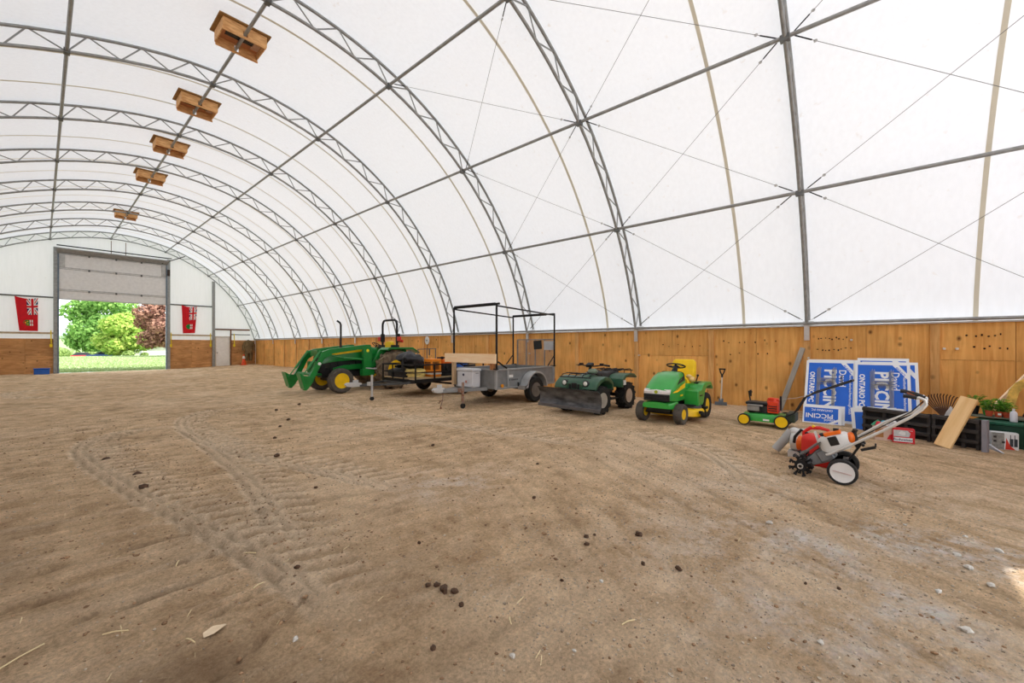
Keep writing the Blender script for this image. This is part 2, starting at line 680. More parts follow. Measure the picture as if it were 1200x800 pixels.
# ceiling membrane and its seams
mb = MB()
ys = [YB - 0.12] + [TY(n) for n in range(0, 9)] + [YF + 0.12]
for y in ys:
    mb.v += [(p.x, y, p.z) for p in SKIN]
k = len(SKIN)
for i in range(len(ys) - 1):
    mb.f += [(i * k + j, i * k + j + 1, (i + 1) * k + j + 1, (i + 1) * k + j) for j in range(k - 1)]
ceil = tag(mb.build('ceiling', FAB, smooth=3.0), 'white translucent membrane roof stretched over steel arches', None, None, 'structure')
SEAM = fabric_mat('seam_tape', (226, 219, 200), 0.22, 0.3)
SK2 = offset(spline(NODE, 8), 0.43)
SK2[0].z = SK2[-1].z = 1.93
seam_me = None
for n in (-0.64, 0.33, 1.27, 2.27, 3.26, 3.7, 4.3, 4.7, 5.3, 5.7, 6.3, 6.7, 7.3, 7.7, 8.3, 8.7):
    if seam_me is None:
        m2 = MB()
        for s in (-0.035, 0.035):
            m2.v += [(p.x, s, p.z) for p in SK2]
        m2.f = [(j, j + 1, k + j + 1, k + j) for j in range(k - 1)]
        so = m2.build('seam_strip', SEAM, ceil, 3.0)
        seam_me = so.data
    else:
        so = bpy.data.objects.new('seam_strip', seam_me)
        COL.objects.link(so)
        so.parent = ceil
    so.location = (0, TY(n), 0)

# gables
def gable(name, y, holes, material):
    xs = sorted(set([SKIN[0].x + 0.02, SKIN[-1].x - 0.02] + [p.x for p in SKIN if SKIN[0].x < p.x < SKIN[-1].x] +
                    [h[0] for h in holes] + [h[1] for h in holes]))
    g = MB()
    for a, b in zip(xs[:-1], xs[1:]):
        m = (a + b) / 2
        z0 = -0.4
        for h in holes:
            if h[0] < m < h[1]: z0 = h[2]
        g.add([(a, y, z0), (b, y, z0), (b, y, max(z0, arch_z(b))), (a, y, max(z0, arch_z(a)))], [(0, 1, 2, 3)])
    return g.build(name, material, None, 0)

D0, D1, DZ = 0.75, 5.85, 7.15
wf = tag(gable('wall_far', YF, [(D0, D1, DZ), (8.8, 9.72, 2.15)], FABG), 'white membrane gable end with plywood kick wall', kind='structure')
wr = tag(gable('wall_rear', YB - 0.02, [(1.0, 6.06, 3.51)], FABG), 'white membrane rear gable with open doorway', kind='structure')

def panel(parent, x0, x1, z0, z1, y, t, material, name='plywood_panel'):
    return MB().box(((x0 + x1) / 2, y, (z0 + z1) / 2), (x1 - x0, t, z1 - z0)).build(name, material, parent, 0)

random.seed(3)
# far wall: plywood kick panels, white band, ledge, girts, posts
for (xa, xb) in ((-5.5, 0.62), (6.05, 8.62), (9.82, 11.5)):
    nn = max(1, round((xb - xa) / 1.3))
    for i in range(nn):
        a, b = xa + (xb - xa) * i / nn, xa + (xb - xa) * (i + 1) / nn
        panel(wf, a + 0.006, b - 0.006, 0.86, 1.92, YF - 0.05 - random.uniform(0, .008), 0.018, PLYF)
        panel(wf, a + 0.006, b - 0.006, -0.35, 0.848, YF - 0.05 - random.uniform(0, .008), 0.018, PLYF)
    panel(wf, xa, xb, -0.4, 1.9, YF - 0.032, 0.01, STUD, 'backing')
    if xa < 9: panel(wf, xa, xb, 2.2, 2.31, YF - 0.09, 0.12, mat('ledge_timber', (190, 168, 140), 0.8), 'ledge')
for xa, xb in ((-5.0, 0.55), (6.03, 8.6)):
    MB().cyl((xa, YF - 0.08, 4.44), (xb, YF - 0.08, 4.44), 0.05, n=10).build('girt', DKSTEEL, wf)
for x, zt in ((0.60, 7.55), (6.0, 7.6), (8.66, 6.35)):
    MB().box((x, YF - 0.12, (zt - 0.4) / 2), (0.17, 0.16, zt + 0.4)).build('post', STEEL, wf, 0, 0.01)
MB().box((9.9, YF - 0.1, 2.74), (2.35, 0.12, 0.11)).build('door_beam', mat('brown_timber', (112, 70, 44), 0.8), wf, 0)
MB().box((9.78, YF - 0.1, 1.2), (0.07, 0.1, 3.0)).build('door_stud', mat('brown_timber', (112, 70, 44)), wf, 0)
MB().cyl((9.82, YF - 0.1, 2.36), (11.1, YF - 0.1, 2.36), 0.035).build('girt', DKSTEEL, wf)
# man door
d2 = tag(MB().box((9.26, YF - 0.03, 0.98), (0.88, 0.05, 2.32)).build('door_2', mat('door_white', (244, 241, 236), 0.5, 0, .03), None, 0, 0.006),
         'white hinged man door beside the overhead door', kind='structure')
fm = MB()
fm.box((8.79, YF - 0.06, 1.0), (0.06, 0.12, 2.4)).box((9.73, YF - 0.06, 1.0), (0.06, 0.12, 2.4)).box((9.26, YF - 0.06, 2.18), (1.0, 0.12, 0.07))
fm.build('door_frame', mat('door_frame_cream', (205, 192, 172)), d2, 0)
for z in (0.45, 1.5):
    MB().box((9.26, YF - 0.062, z), (0.6, 0.012, 0.75)).build('door_panel', mat('door_white', (226, 222, 214)), d2, 0, 0.004)
MB().ball((8.9, YF - 0.09, 0.95), 0.035, 8, 6).build('door_knob', DKSTEEL, d2)
# overhead door, half raised
d1 = tag(MB().box(((D0 + D1) / 2, YF - 0.34, 7.32), (D1 - D0 + 0.2, 0.6, 0.06), (R(-24), 0, 0)).build('door_1', mat('door_header_grey', (150, 150, 148), 0.6), None, 0),
         'half raised sectional overhead door in the far wall', kind='structure')
PAN = mat('door_section_grey', (228, 227, 225), 0.55, 0, 0.04)
secs = [(4.36, 4.92), (4.95, 6.27), (6.30, 7.17)]
for a, b in secs:
    MB().box(((D0 + D1) / 2, YF - 0.14, (a + b) / 2), (D1 - D0, 0.05, b - a + 0.028)).build('door_section', PAN, d1, 0, 0.006)
    r = MB()
    for z in (a + 0.03, b - 0.03): r.box(((D0 + D1) / 2, YF - 0.175, z), (D1 - D0, 0.025, 0.035))
    r.build('section_rib', mat('door_rib_grey', (188, 188, 186)), d1, 0)
for a, b in secs:
    for x in (2.05, 3.3, 4.55):
        MB().box((x, YF - 0.2, b - 0.02), (0.09, 0.03, 0.12)).build('hinge', DKSTEEL, d1, 0)
for x in (D0 + 0.14, D1 - 0.14):
    MB().box((x, YF - 0.19, 6.75), (0.22, 0.03, 0.8)).build('end_plate', mat('door_rib_grey', (165, 165, 163)), d1, 0)
JB = mat('jamb_blue_grey', (112, 128, 142), 0.5, 0.2)
for x in (D0 - 0.03, D1 + 0.03):
    MB().box((x, YF - 0.17, 3.4), (0.07, 0.1, 7.5)).build('track', JB, d1, 0)
MB().cyl((D0 - 0.1, YF - 0.3, 7.66), (D1 + 0.3, YF - 0.3, 7.66), 0.035).build('spring_shaft', BLKMET, d1)
for x in (3.05, 3.75):
    MB().cyl((x, YF - 0.3, 7.5), (x, YF - 0.3, 8.35), 0.018).build('hanger_rod', RUST, d1)
MB().box((5.98, YF - 0.28, 6.65), (0.13, 0.14, 0.42)).build('opener_box', mat('dark_brown_box', (60, 48, 40)), d1, 0)
MB().cyl((5.6, YF - 0.3, 7.25), (6.9, YF - 0.3, 7.95), 0.03).build('stay_rod', BLKMET, d1)

# right and left kick walls
def side_wall(name, x, sgn, label, detail):
    wb = MB().box((x + sgn * 0.06, (YB + YF) / 2, 0.73), (0.06, YF - YB, 2.4)).build(name, STUD, None, 0)
    tag(wb, label, kind='structure')
    y = TY(-1)
    proto = None
    i = 0
    while y < YF - 0.3:
        for s in range(2):
            a = y + s * BAY / 4
            w_ = BAY / 4 - 0.008
            if y + (s + 1) * BAY / 4 > YF + 0.05: continue
            for (z0, z1) in (((-0.3, 1.93),) if not detail or i % 3 else ((-0.3, 1.22), (1.228, 1.93))):
                key = (z0, z1, name)
                if key not in PCACHE:
                    PCACHE[key] = MB().box((0, w_ / 2, (z0 + z1) / 2), (0.02, w_, z1 - z0)).mesh('plywood_panel', 0)
                    PCACHE[key].materials.append(PLY)
                po = bpy.data.objects.new('plywood_panel', PCACHE[key])
                COL.objects.link(po)
                po.parent = wb
                po.location = (x + sgn * (0.01 + random.uniform(0, 0.008)), a + 0.004, 0)
        bt = bpy.data.objects.new('stud', PCACHE.get('stud') or BT())
        COL.objects.link(bt)
        bt.parent = wb
        bt.location = (x - sgn * 0.02, y, 0)
        y += BAY / 2
        i += 1
    return wb
PCACHE = {}
def BT():
    PCACHE['stud'] = MB().box((0, 0, 0.81), (0.05, 0.13, 2.2)).mesh('stud', 0)
    PCACHE['stud'].materials.append(STUD)
    return PCACHE['stud']
wright = side_wall('wall_right', 11.51, 1, 'plywood kick wall along the right side of the arena', True)
wleft = side_wall('wall_left', -5.33, -1, 'plywood kick wall along the left side of the arena', False)
tag(MB().box((11.70, (YB + YF) / 2, 1.945), (0.44, YF - YB, 0.03)).build('trim_1', WHITE, None, 0), 'white ledge strip capping the right plywood wall', kind='structure')
tag(MB().box((-5.52, (YB + YF) / 2, 1.945), (0.44, YF - YB, 0.03)).build('trim_2', WHITE, None, 0), 'white ledge strip capping the left plywood wall', kind='structure')
for (xa, xb) in ((-5.3, .9), (6.16, 11.5)):
    nn = max(1, round((xb - xa) / 1.3))
    for i in range(nn):
        a, b = xa + (xb - xa) * i / nn, xa + (xb - xa) * (i + 1) / nn
        panel(wr, a + 0.006, b - 0.006, -0.3, 1.92, YB + 0.03, 0.02, PLYF)
for x in (.92, 6.14):
    MB().box((x, YB + .06, 2.6), (.15, .14, 5.4)).build('post', STEEL, wr, 0, .01)
MB().box((3.53, YB + .06, 3.6), (5.3, .14, .14)).build('door_lintel', STEEL, wr, 0)
# nail knots and bright bolt heads on the near right wall
bolts = MB()
for (y, z) in ((1.10, 1.22), (5.12, 1.22), (9.2, 1.22), (-1.03, 1.44), (-1.2, 1.44), (0.35, 1.62)):
    bolts.cyl((11.43, y, z), (11.50, y, z), 0.022, n=10)
bolts.build('bolt_heads', mat('bolt_head', (220, 215, 205), 0.4, 0.3), wright)
holes = MB()
random.seed(9)
for (ya, yb, z, q) in ((0.92, 0.3, 1.66, 10), (0.92, 0.3, 1.42, 9), (-1.35, -1.85, 1.7, 6), (-1.45, -1.9, 1.46, 5), (4.4, 3.3, 1.5, 6), (2.9, 1.6, 1.6, 7), (2.8, 1.5, 1.3, 4)):
    for i in range(q):
        y = ya + (yb - ya) * (i + random.uniform(-.3, .3)) / q
        zz = z + random.uniform(-.03, .03)
        holes.ball((11.508, y, zz), (0.006, random.uniform(.010, .02), random.uniform(.010, .022)), 8, 4)
hb = holes.build('knot_holes', mat('knot_dark', (48, 26, 14), 0.9), wright)
hb['kind'] = 'stuff'

# ------------------------------------------------------------------ arch trusses
ORD = ['rearmost', 'first', 'second', 'third', 'fourth', 'fifth', 'sixth', 'seventh', 'eighth', 'ninth', 'tenth']
def make_truss(label):
    t = thing('arch_truss', label, 'truss', (0, 0, 0), group='steel arch trusses of the roof')
    MB().tube(ARC6, 0.036, 8).build('inner_chord', STEEL, t, 1.2)
    MB().tube(OUT6, 0.036, 8).build('outer_chord', STEEL, t, 1.2)
    webs = {}
    for i in range(len(ARC6) - 1):
        a, b = (ARC6[i], OUT6[i + 1]) if i % 2 == 0 else (OUT6[i], ARC6[i + 1])
        MB().cyl(a, b, 0.016, n=6, cap=False).build('web_strut', STEEL, t, 1.5)
    for x, s in ((11.435, 1), (-5.255, -1)):
        f = MB().box((x, 0, 1.82), (0.03, 0.10, 0.40))
        f.cyl((x - s * 0.02, 0, 1.98), (x + s * 0.42, 0, 1.98), 0.04)
        f.cyl((x + s * 0.3, -0.1, 2.02), (x + s * 0.3, 0.1, 2.02), 0.045)
        f.build('foot_bracket', ALU, t)
    for p in (NODE[3:8]):
        MB().box((p.x, 0, p.z), (0.1, 0.14, 0.1)).build('purlin_clamp', DKSTEEL, t, 0)
    return t
t0 = make_truss('')
for n in range(-1, 10):
    t = t0 if n == -1 else copy_tree(t0)
    t.location = (0, TY(n) - (0.12 if n == 9 else 0), 0)
    t['label'] = ('steel lattice arch truss behind the camera at the rear gable' if n == -1 else
                  'steel lattice arch truss nearest the camera, seen almost edge on at right' if n == 0 else
                  'steel lattice arch truss standing against the far gable wall' if n == 9 else
                  'steel lattice arch truss, %s one from the camera' % ORD[n + 1])
# purlins
names = {3: 'left of the ridge, meeting the left door post', 4: 'along the ridge, carrying the wooden boxes',
         5: 'first right of the ridge', 6: 'second right of the ridge', 7: 'third right of the ridge, lowest on the roof slope'}
for i, nm in names.items():
    p = NODE[i]
    pm = MB().cyl((p.x, YB, p.z + 0.02), (p.x, YF - 0.05, p.z + 0.02), 0.036, n=10)
    tag(pm.build('purlin_pipe', STEEL), 'long galvanised purlin pipe ' + nm, 'pipe', 'purlin pipes under the roof')
tag(MB().cyl((11.40, YB, 2.0), (11.40, YF - 0.05, 2.0), 0.034, n=10).build('rail_pipe', STEEL), 'steel rail pipe running along the top of the right plywood wall', 'pipe')

# bracing cables
CBL = mat('cable_steel', (96, 96, 96), 0.5, 0.3)
bayn = {-1: 'bay at the right edge', 0: 'second bay from the right edge', 1: 'third bay from the right edge'}
celln = {5: 'upper', 6: 'middle', 7: 'lowest'}
for n in (-1, 0, 1):
    for c in (5, 6, 7):
        for up in (0, 1):
            a, b = (NODE[c + 1], NODE[c]) if up else (NODE[c], NODE[c + 1])
            p0 = V((a.x + 0.06, TY(n) + 0.08, a.z + (0.06 if c < 7 or not up else .1)))
            p1 = V((b.x + 0.06, TY(n + 1) - 0.08, b.z + (0.06 if c < 7 or up else .1)))
            t = thing('bracing_cable', '%s bracing cable, %s row of the %s' % ('rising' if up else 'falling', celln[c], bayn[n]), 'cable', group='thin bracing cables of the right roof slope')
            MB().cyl(p0, p1, 0.0045, n=5).build('wire', CBL, t)
            lo, hi = (p0, p1) if (p0.y < p1.y) else (p1, p0)
            for e, q in ((p1, p0), (p0, p1)):
                d = (q - e).normalized()
                MB().cyl(e + d * 0.06, e + d * 0.34, 0.011, n=6).build('turnbuckle', BLKMET, t)
                MB().lathe([(0.022, -.006), (0.03, 0), (0.022, .006)], e + d * 0.4, (1, 0, 0), 10).build('thimble', LGREY, t)

# ------------------------------------------------------------------ wooden boxes on the ridge purlin
BOXW = mat('raw_box_timber', (240, 190, 130), 0.7, 0, 0.18, 3, 0.1, stretch=(2, 8, 8), col2=(204, 142, 84))
BOXD = mat('aged_box_top', (150, 112, 62), 0.8, 0, 0.15)
GLS = mat('dark_vent_panel', (34, 36, 44), 0.25)
bx = thing('ridge_box', '', 'box', (3.05, 0, 8.51), group='wooden boxes hung along the ridge purlin')
MB().box((0, 0, 0.21), (1.02, 0.80, 0.035)).build('top_board', BOXD, bx, 0, 0.006)
for s in (-1, 1):
    MB().prism([(-0.42, -0.09), (-0.045, -0.09), (-0.045, 0.072), (0.045, 0.072), (0.045, -0.09), (0.42, -0.09), (0.42, 0.19), (-0.42, 0.19)], s * 0.325 - 0.013, s * 0.325 + 0.013).build('side_board', BOXW, bx, 0)
    MB().box((s * 0.42, 0, 0.07), (0.026, 0.68, 0.24)).build('end_board', BOXW, bx, 0)
    MB().box((s * 0.02, s * 0.345, -0.075), (0.86, 0.02, 0.05)).build('batten', BOXW, bx, 0)
MB().box((0, 0, 0.105), (0.8, 0.6, 0.03)).build('inner_board', mat('inner_board_brown', (190, 126, 84), 0.7), bx, 0)
MB().box((-0.02, -0.02, 0.085), (0.56, 0.22, 0.02)).build('vent_panel', GLS, bx, 0)
MB().box((0.32, 0.02, 0.085), (0.16, 0.36, 0.02)).build('pale_board', mat('pale_board', (196, 160, 136)), bx, 0)
for i, (n, od) in enumerate(((2.42, 'nearest'), (3.41, 'second nearest'), (4.36, 'middle'), (5.33, 'second farthest'), (7.2, 'farthest'))):
    b = bx if i == 0 else copy_tree(bx)
    b.location = (3.05, TY(n), 8.50)
    b['label'] = 'open wooden box straddling the ridge purlin, %s of the five' % od
# ------------------------------------------------------------------ ground
def base_z(x, y):
    f = np.clip((y - 16) / 20, 0, 1)
    f = f * f * (3 - 2 * f)
    g = np.clip((10.5 - x) / 5, 0, 1)
    return -0.2 * f * g
def gz(x, y): return float(base_z(np.array(x, float), np.array(y, float)))

rng = np.random.default_rng(7)
def vnoise(x, y, s, seed):
    r = np.random.default_rng(seed).random((97, 97))
    u, v = x / s + 31.7, y / s + 17.3
    i, j = np.floor(u).astype(int), np.floor(v).astype(int)
    a, b = u - i, v - j
    a, b = a * a * (3 - 2 * a), b * b * (3 - 2 * b)
    i0, j0, i1, j1 = i % 97, j % 97, (i + 1) % 97, (j + 1) % 97
    return (r[i0, j0] * (1 - a) * (1 - b) + r[i1, j0] * a * (1 - b) + r[i0, j1] * (1 - a) * b + r[i1, j1] * a * b) - 0.5

gx = np.arange(-5.4, 11.61, 0.045)
gy = [YB]
while gy[-1] < YF:
    y = gy[-1]
    gy.append(y + (0.04 if y < 7 else min(0.4, 0.04 + (y - 7) * 0.018)))
gy[-1] = YF
gy = np.array(gy)
X, Y = np.meshgrid(gx, gy)
Z = base_z(X, Y)
near = np.clip(1.3 - Y / 22, 0.25, 1)
Z = Z + 0.030 * vnoise(X, Y, 1.7, 1) + 0.016 * vnoise(X, Y, .55, 2) + 0.010 * vnoise(X, Y, .2, 3) + 0.007 * vnoise(X, Y, .09, 4)
# harrow streaks, two directions
wB = np.clip((X - 1.6) / 1.2, 0, 1) * np.clip((4.5 - Y) / 2, 0, 1)
uA, vA = X * 0.976 - Y * 0.21, X * 0.21 + Y * 0.976
uB, vB = X * 0.54 + Y * 0.84, -X * 0.84 + Y * 0.54
sA = .55 * vnoise(uA, vA * 8, 1.1, 5) + 0.8 * vnoise(uA * 1.6, vA * 27, 1.0, 6) + .4 * vnoise(uA * 3, vA * 50, 1.0, 16)
sB = .55 * vnoise(uB, vB * 8, 1.1, 8) + 0.8 * vnoise(uB * 1.6, vB * 27, 1.0, 9) + .4 * vnoise(uB * 3, vB * 50, 1.0, 19)
Z = Z + 0.022 * (sA * (1 - wB) + sB * wB)
dust_lit = 0.55 * np.clip(vnoise(X, Y, 1.5, 11) + 0.6 * vnoise(X, Y, .5, 12), 0, 1)
dust_lit = dust_lit + 0.8 * np.clip(sA * (1 - wB) + sB * wB, 0, 1)  # streak crests painted paler to stand in for lit relief
dark = np.zeros_like(X)  # painted relief shade of furrows, ruts and lug gaps
# furrow scratches in the near left
for (p, q, wd) in (((-0.3, 3.75), (1.35, 3.45), .018), ((0.0, 3.35), (1.0, 3.2), .016), ((0.35, 2.2), (1.2, 2.62), .016), ((-.2, 4.2), (1.1, 4.05), .014), ((.25, 2.75), (1.3, 2.9), .012)):
    d = V(q) - V(p)
    l = d.length
    d.normalize()
    s = (X - p[0]) * d.x + (Y - p[1]) * d.y
    t = -(X - p[0]) * d.y + (Y - p[1]) * d.x + 0.04 * np.sin(s * 5)
    mk = np.clip(s / .2, 0, 1) * np.clip((l - s) / .3, 0, 1)
    dark = np.maximum(dark, .62 * mk * np.exp(-(t / wd) ** 2))
    Z = Z - 0.022 * mk * np.exp(-(t / wd) ** 2) + 0.010 * mk * np.exp(-((t - 2.4 * wd) / (1.4 * wd)) ** 2)

def track(pts, width, amp, side):
    P = spline([V((a, b, 0)) for a, b in pts], 24)
    P = np.array([(p.x, p.y) for p in P])
    seg = np.linalg.norm(np.diff(P, axis=0), axis=1)
    S = np.concatenate([[0], np.cumsum(seg)])
    T = np.gradient(P, axis=0)
    T /= np.linalg.norm(T, axis=1)[:, None]
    m = (X > P[:, 0].min() - .8) & (X < P[:, 0].max() + .8) & (Y > P[:, 1].min() - .8) & (Y < P[:, 1].max() + .8)
    xs, ys_ = X[m], Y[m]
    best = np.full(xs.shape, 1e9)
    bi = np.zeros(xs.shape, int)
    for i in range(len(P)):
        dd = (xs - P[i, 0]) ** 2 + (ys_ - P[i, 1]) ** 2
        k = dd < best
        best[k] = dd[k]
        bi[k] = i
    dx, dy = xs - P[bi, 0], ys_ - P[bi, 1]
    t = (-dx * T[bi, 1] + dy * T[bi, 0]) * side
    s = S[bi] + dx * T[bi, 0] + dy * T[bi, 1]
    fade = np.clip(s / .8, 0, 1) * np.clip((S[-1] - s) / .9, 0, 1)
    wob = vnoise(xs, ys_, .35, 21)
    inside = np.clip((width - t) / .05, 0, 1) * np.clip((t + .02) / .05, 0, 1)
    lug = 0.5 + 0.5 * np.sin((s + 0.55 * t) * 2 * PI / 0.21)
    lug = np.clip((lug - 0.35) * 2.2, 0, 1)
    rut = np.exp(-((t + .05) / .03) ** 2) + np.exp(-((t + .16) / .03) ** 2)
    h = amp * fade * (inside * (lug * 1.3 - 0.75) * (1 + 1.2 * wob) - 0.9 * rut + 0.7 * np.exp(-((t + .105) / .025) ** 2) + .5 * np.exp(-((t - width - .03) / .04) ** 2))
    Z[m] += h
    dark[m] = np.maximum(dark[m], fade * np.clip(.42 * inside * (1 - lug) + .5 * np.clip(rut, 0, 1), 0, .6) * (.8 + .6 * wob))  # shade painted into the ruts and between the lugs
    dust_lit[m] += fade * (0.50 * inside * lug + 0.6 * (np.abs(t + .1) < .12) * (1 - .4 * np.clip(rut, 0, 1)))  # packed soil is paler, and lit relief is painted on lugs and ridges
track([(1.25, 1.9), (1.2, 2.42), (1.06, 3.67), (0.95, 4.39), (0.79, 5.31), (0.62, 6.58), (0.51, 7.68), (0.5, 8.82), (0.67, 9.51), (1.06, 9.85), (1.8, 9.7)], 0.34, 0.024, -1)
track([(2.6, 3.6), (2.35, 4.74), (2.04, 6.0), (1.87, 7.25), (1.77, 8.65), (1.87, 9.94), (2.11, 10.82), (2.66, 11.6), (3.41, 11.5)], 0.34, 0.022, -1)
track([(1.3, 3.0), (1.42, 3.88), (1.55, 4.7), (1.66, 5.68), (1.72, 6.97), (1.77, 8.2)], 0.3, 0.022, -1)
track([(0.6, 18.0), (-0.12, 18.42), (-0.61, 19.94), (-0.51, 21.27), (0.25, 21.9), (1.5, 22.2)], 0.3, 0.03, -1)
track([(4.9, 0.9), (5.72, 1.31), (6.4, 1.9), (6.7, 2.8), (6.8, 3.8)], 0.22, 0.018, -1)
track([(5.5, 3.0), (5.3, 5.0), (5.0, 8.0), (5.4, 11)], 0.3, 0.016, -1)
gravel = np.clip((X - 1.6) / 1.6, 0, 1) * np.clip((1.9 - Y) / 1.8, 0, 1) * np.clip(0.75 + 2.2 * vnoise(X, Y, .6, 31), 0, 1)
gravel = np.clip(gravel * np.clip((6.5 - X) / 2, 0, 1) + 0.8 * np.exp(-(((X - 3.0) / .7) ** 2 + ((Y - 3.5) / .5) ** 2)) * np.clip(.6 + 2 * vnoise(X, Y, .3, 33), 0, 1) , 0, 1)
damp_shade = np.clip((2.2 - X) / 2.4, 0, 1) * np.clip((7.5 - Y) / 5, 0, 1)
damp_shade = np.clip(damp_shade * (0.30 + 1.0 * vnoise(X, Y, .8, 41) + .6 * vnoise(X, Y, .25, 42)), 0, .6)
damp_shade = np.maximum(damp_shade, np.clip((.42 * np.clip(-(sA * (1 - wB) + sB * wB) - .16, 0, 1) * 2.2), 0, .42))  # shade painted into the hollows of the streaks
damp_shade = np.maximum(damp_shade, dark)
ny, nx = X.shape
co = np.stack([X, Y, Z], -1).reshape(-1, 3)
ii = (np.arange(ny - 1)[:, None] * nx + np.arange(nx - 1)[None]).reshape(-1)
quad = np.stack([ii, ii + 1, ii + nx + 1, ii + nx], -1)
me = bpy.data.meshes.new('floor')
me.vertices.add(len(co))
me.vertices.foreach_set('co', co.ravel())
me.loops.add(quad.size)
me.loops.foreach_set('vertex_index', quad.ravel())
me.polygons.add(len(quad))
me.polygons.foreach_set('loop_start', np.arange(len(quad)) * 4)
me.polygons.foreach_set('loop_total', np.full(len(quad), 4))
me.polygons.foreach_set('use_smooth', np.ones(len(quad), bool))
me.update()
for nm, arr in (('dust_lit', np.clip(dust_lit, 0, .85)), ('gravel', gravel * .7), ('damp_shade', damp_shade)):
    at = me.attributes.new(nm, 'FLOAT', 'POINT')
    at.data.foreach_set('value', arr.ravel().astype(np.float32))
me.materials.append(ground_mat())
flo = bpy.data.objects.new('floor', me)
COL.objects.link(flo)
tag(flo, 'brown dirt arena floor with harrow streaks and tyre tracks', kind='structure')

def ground(x, y):
    """height of the dirt at a point"""
    i = min(max(int((x - gx[0]) / 0.045), 0), nx - 2)
    j = min(max(int(np.searchsorted(gy, y)) - 1, 0), ny - 2)
    u, v = (x - gx[i]) / (gx[i + 1] - gx[i]), (y - gy[j]) / (gy[j + 1] - gy[j])
    return float(Z[j, i] * (1 - u) * (1 - v) + Z[j, i + 1] * u * (1 - v) + Z[j + 1, i] * (1 - u) * v + Z[j + 1, i + 1] * u * v)

# pebbles too small to pick apart: one object
random.seed(11)
def rock(mbx, c, r, n=6, m=4, sq=0.6):
    k = len(mbx.v)
    mbx.ball(c, (r, r * random.uniform(.6, 1), r * sq), n, m, Euler((0, 0, random.uniform(0, 6))).to_matrix().to_4x4())
    for i in range(k, len(mbx.v)):
        p = mbx.v[i]
        mbx.v[i] = tuple(V(c) + (V(p) - V(c)) * random.uniform(.72, 1.2))
peb = MB()
for _ in range(9000):
    t = random.random()
    if t < .5:
        x, y = random.uniform(1.6, 5.5), random.uniform(-.8, 2.2)
    else:
        x, y = random.uniform(-.6, 7), random.uniform(-.6, 9)
    r = min(.020, .0028 + abs(random.gauss(0, .0036)))
    rock(peb, (x, y, ground(x, y) + r * .15), r, 5, 3)
po = peb.build('gravel', mat('pale_gravel', (196, 180, 158), 0.9, 0, 0.3, 12, 0, None, (120, 104, 86)), None, 0)
tag(po, 'small pale gravel scattered over the dirt floor', 'gravel', kind='stuff')
clodp = MB()
for _ in range(5500):
    x, y = random.uniform(-.6, 8), random.uniform(-.5, 12)
    r = min(.026, .004 + abs(random.gauss(0, .006)))
    rock(clodp, (x, y, ground(x, y) + r * .1), r, 5, 3)
for _ in range(500):
    s = random.random()
    x, y = 0.8 + .5 * random.random() + (.6 - s) * .9, 2.5 + s * 6
    r = random.uniform(.008, .022)
    rock(clodp, (x, y, ground(x, y)), r * .6, 5, 3)
po = clodp.build('soil_crumbs', mat('soil_crumb', (170, 136, 102), 0.95, 0, 0.3, 6, 0, None, (104, 80, 60)), None, 0)
tag(po, 'brown soil crumbs scattered over the dirt floor', 'soil', kind='stuff')
# dark clods: things
CLOD = mat('dark_clod', (84, 62, 46), 0.95, 0, 0.3, 20, 0.4)
spots = [(1.63, 1.98, .05), (1.63, 2.05, .035), (1.60, 2.1, .03), (1.67, 1.93, .04), (1.6, 1.79, .028), (2.83, 1.70, .035), (2.72, 1.63, .03),
         (2.89, 1.66, .02), (3.13, 1.40, .045), (2.82, 0.98, .038), (2.73, 1.19, .03), (0.72, 5.81, .065), (0.73, 6.36, .07), (0.57, 7.61, .07),
         (1.15, 2.95, .03), (1.28, 1.64, .025), (2.1, 6.05, .06), (3.17, 2.49, .03), (4.1, 3.16, .03), (3.27, .16, .02), (3.17, .32, .018),
         (2.9, 8.2, .05), (3.3, 8.9, .06), (2.5, 7.3, .05), (3.6, 10.4, .06), (4.3, 10.9, .07), (1.9, 4.4, .03), (2.2, 1.5, .022), (1.9, 2.6, .025), (3.9, 5.0, .05)]
for i, (x, y, r) in enumerate(spots):
    r *= .72
    c = MB()
    rock(c, (0, 0, r * .3), r, 9, 6, .62)
    o = c.build('dirt_clod', CLOD)
    o.location = (x, y, ground(x, y))
    gr = 'dark clods on the dirt floor'
    if i < 5: lab = 'dark clod in the tight cluster at the lower middle of the floor'
    elif i in (5, 6, 7): lab = 'dark clod of the loose trio right of the middle of the floor'
    elif i in (8, 9, 10): lab = 'dark clod in the scattered row below the quad bike and cultivator'
    elif i in (12, 13): lab = 'dark clod lying along the far left curve of the tyre track'
    elif i in (21, 22, 23, 24, 25): lab = 'dark clod on the trampled dirt in front of the tractor'
    else: lab = 'small lone dark clod lying on the open dirt floor'
    if i == 11: lab, gr = 'largest dark clod, nearest one beside the curved tyre track', 'dark clods on the dirt floor'
    tag(o, lab, 'clod', gr)
STN = mat('pale_stone', (200, 194, 184), 0.85, 0, 0.15, 30)
for (x, y, r) in ((1.5, 1.31, .018), (1.72, 1.1, .012), (.86, 2.23, .02), (4.75, -.54, .02), (4.59, -.69, .03), (3.21, -.37, .028), (4.76, -.2, .015), (4.08, -.48, .03), (3.89, -.55, .025), (4.3, -.45, .026), (4.07, .66, .03), (3.6, -.3, .022), (2.6, .2, .018), (2.35, 1.3, .016)):
    c = MB()
    rock(c, (0, 0, r * .3), r, 8, 5, .55)
    o = c.build('pebble', STN)
    o.location = (x, y, ground(x, y))
    tag(o, 'pale pebble on the gravelly dirt at the lower right' if x > 3 else 'pale pebble on the dirt at the lower middle', 'stone', 'pale pebbles on the dirt floor')
STRAW = mat('dry_straw', (226, 206, 160), 0.8)
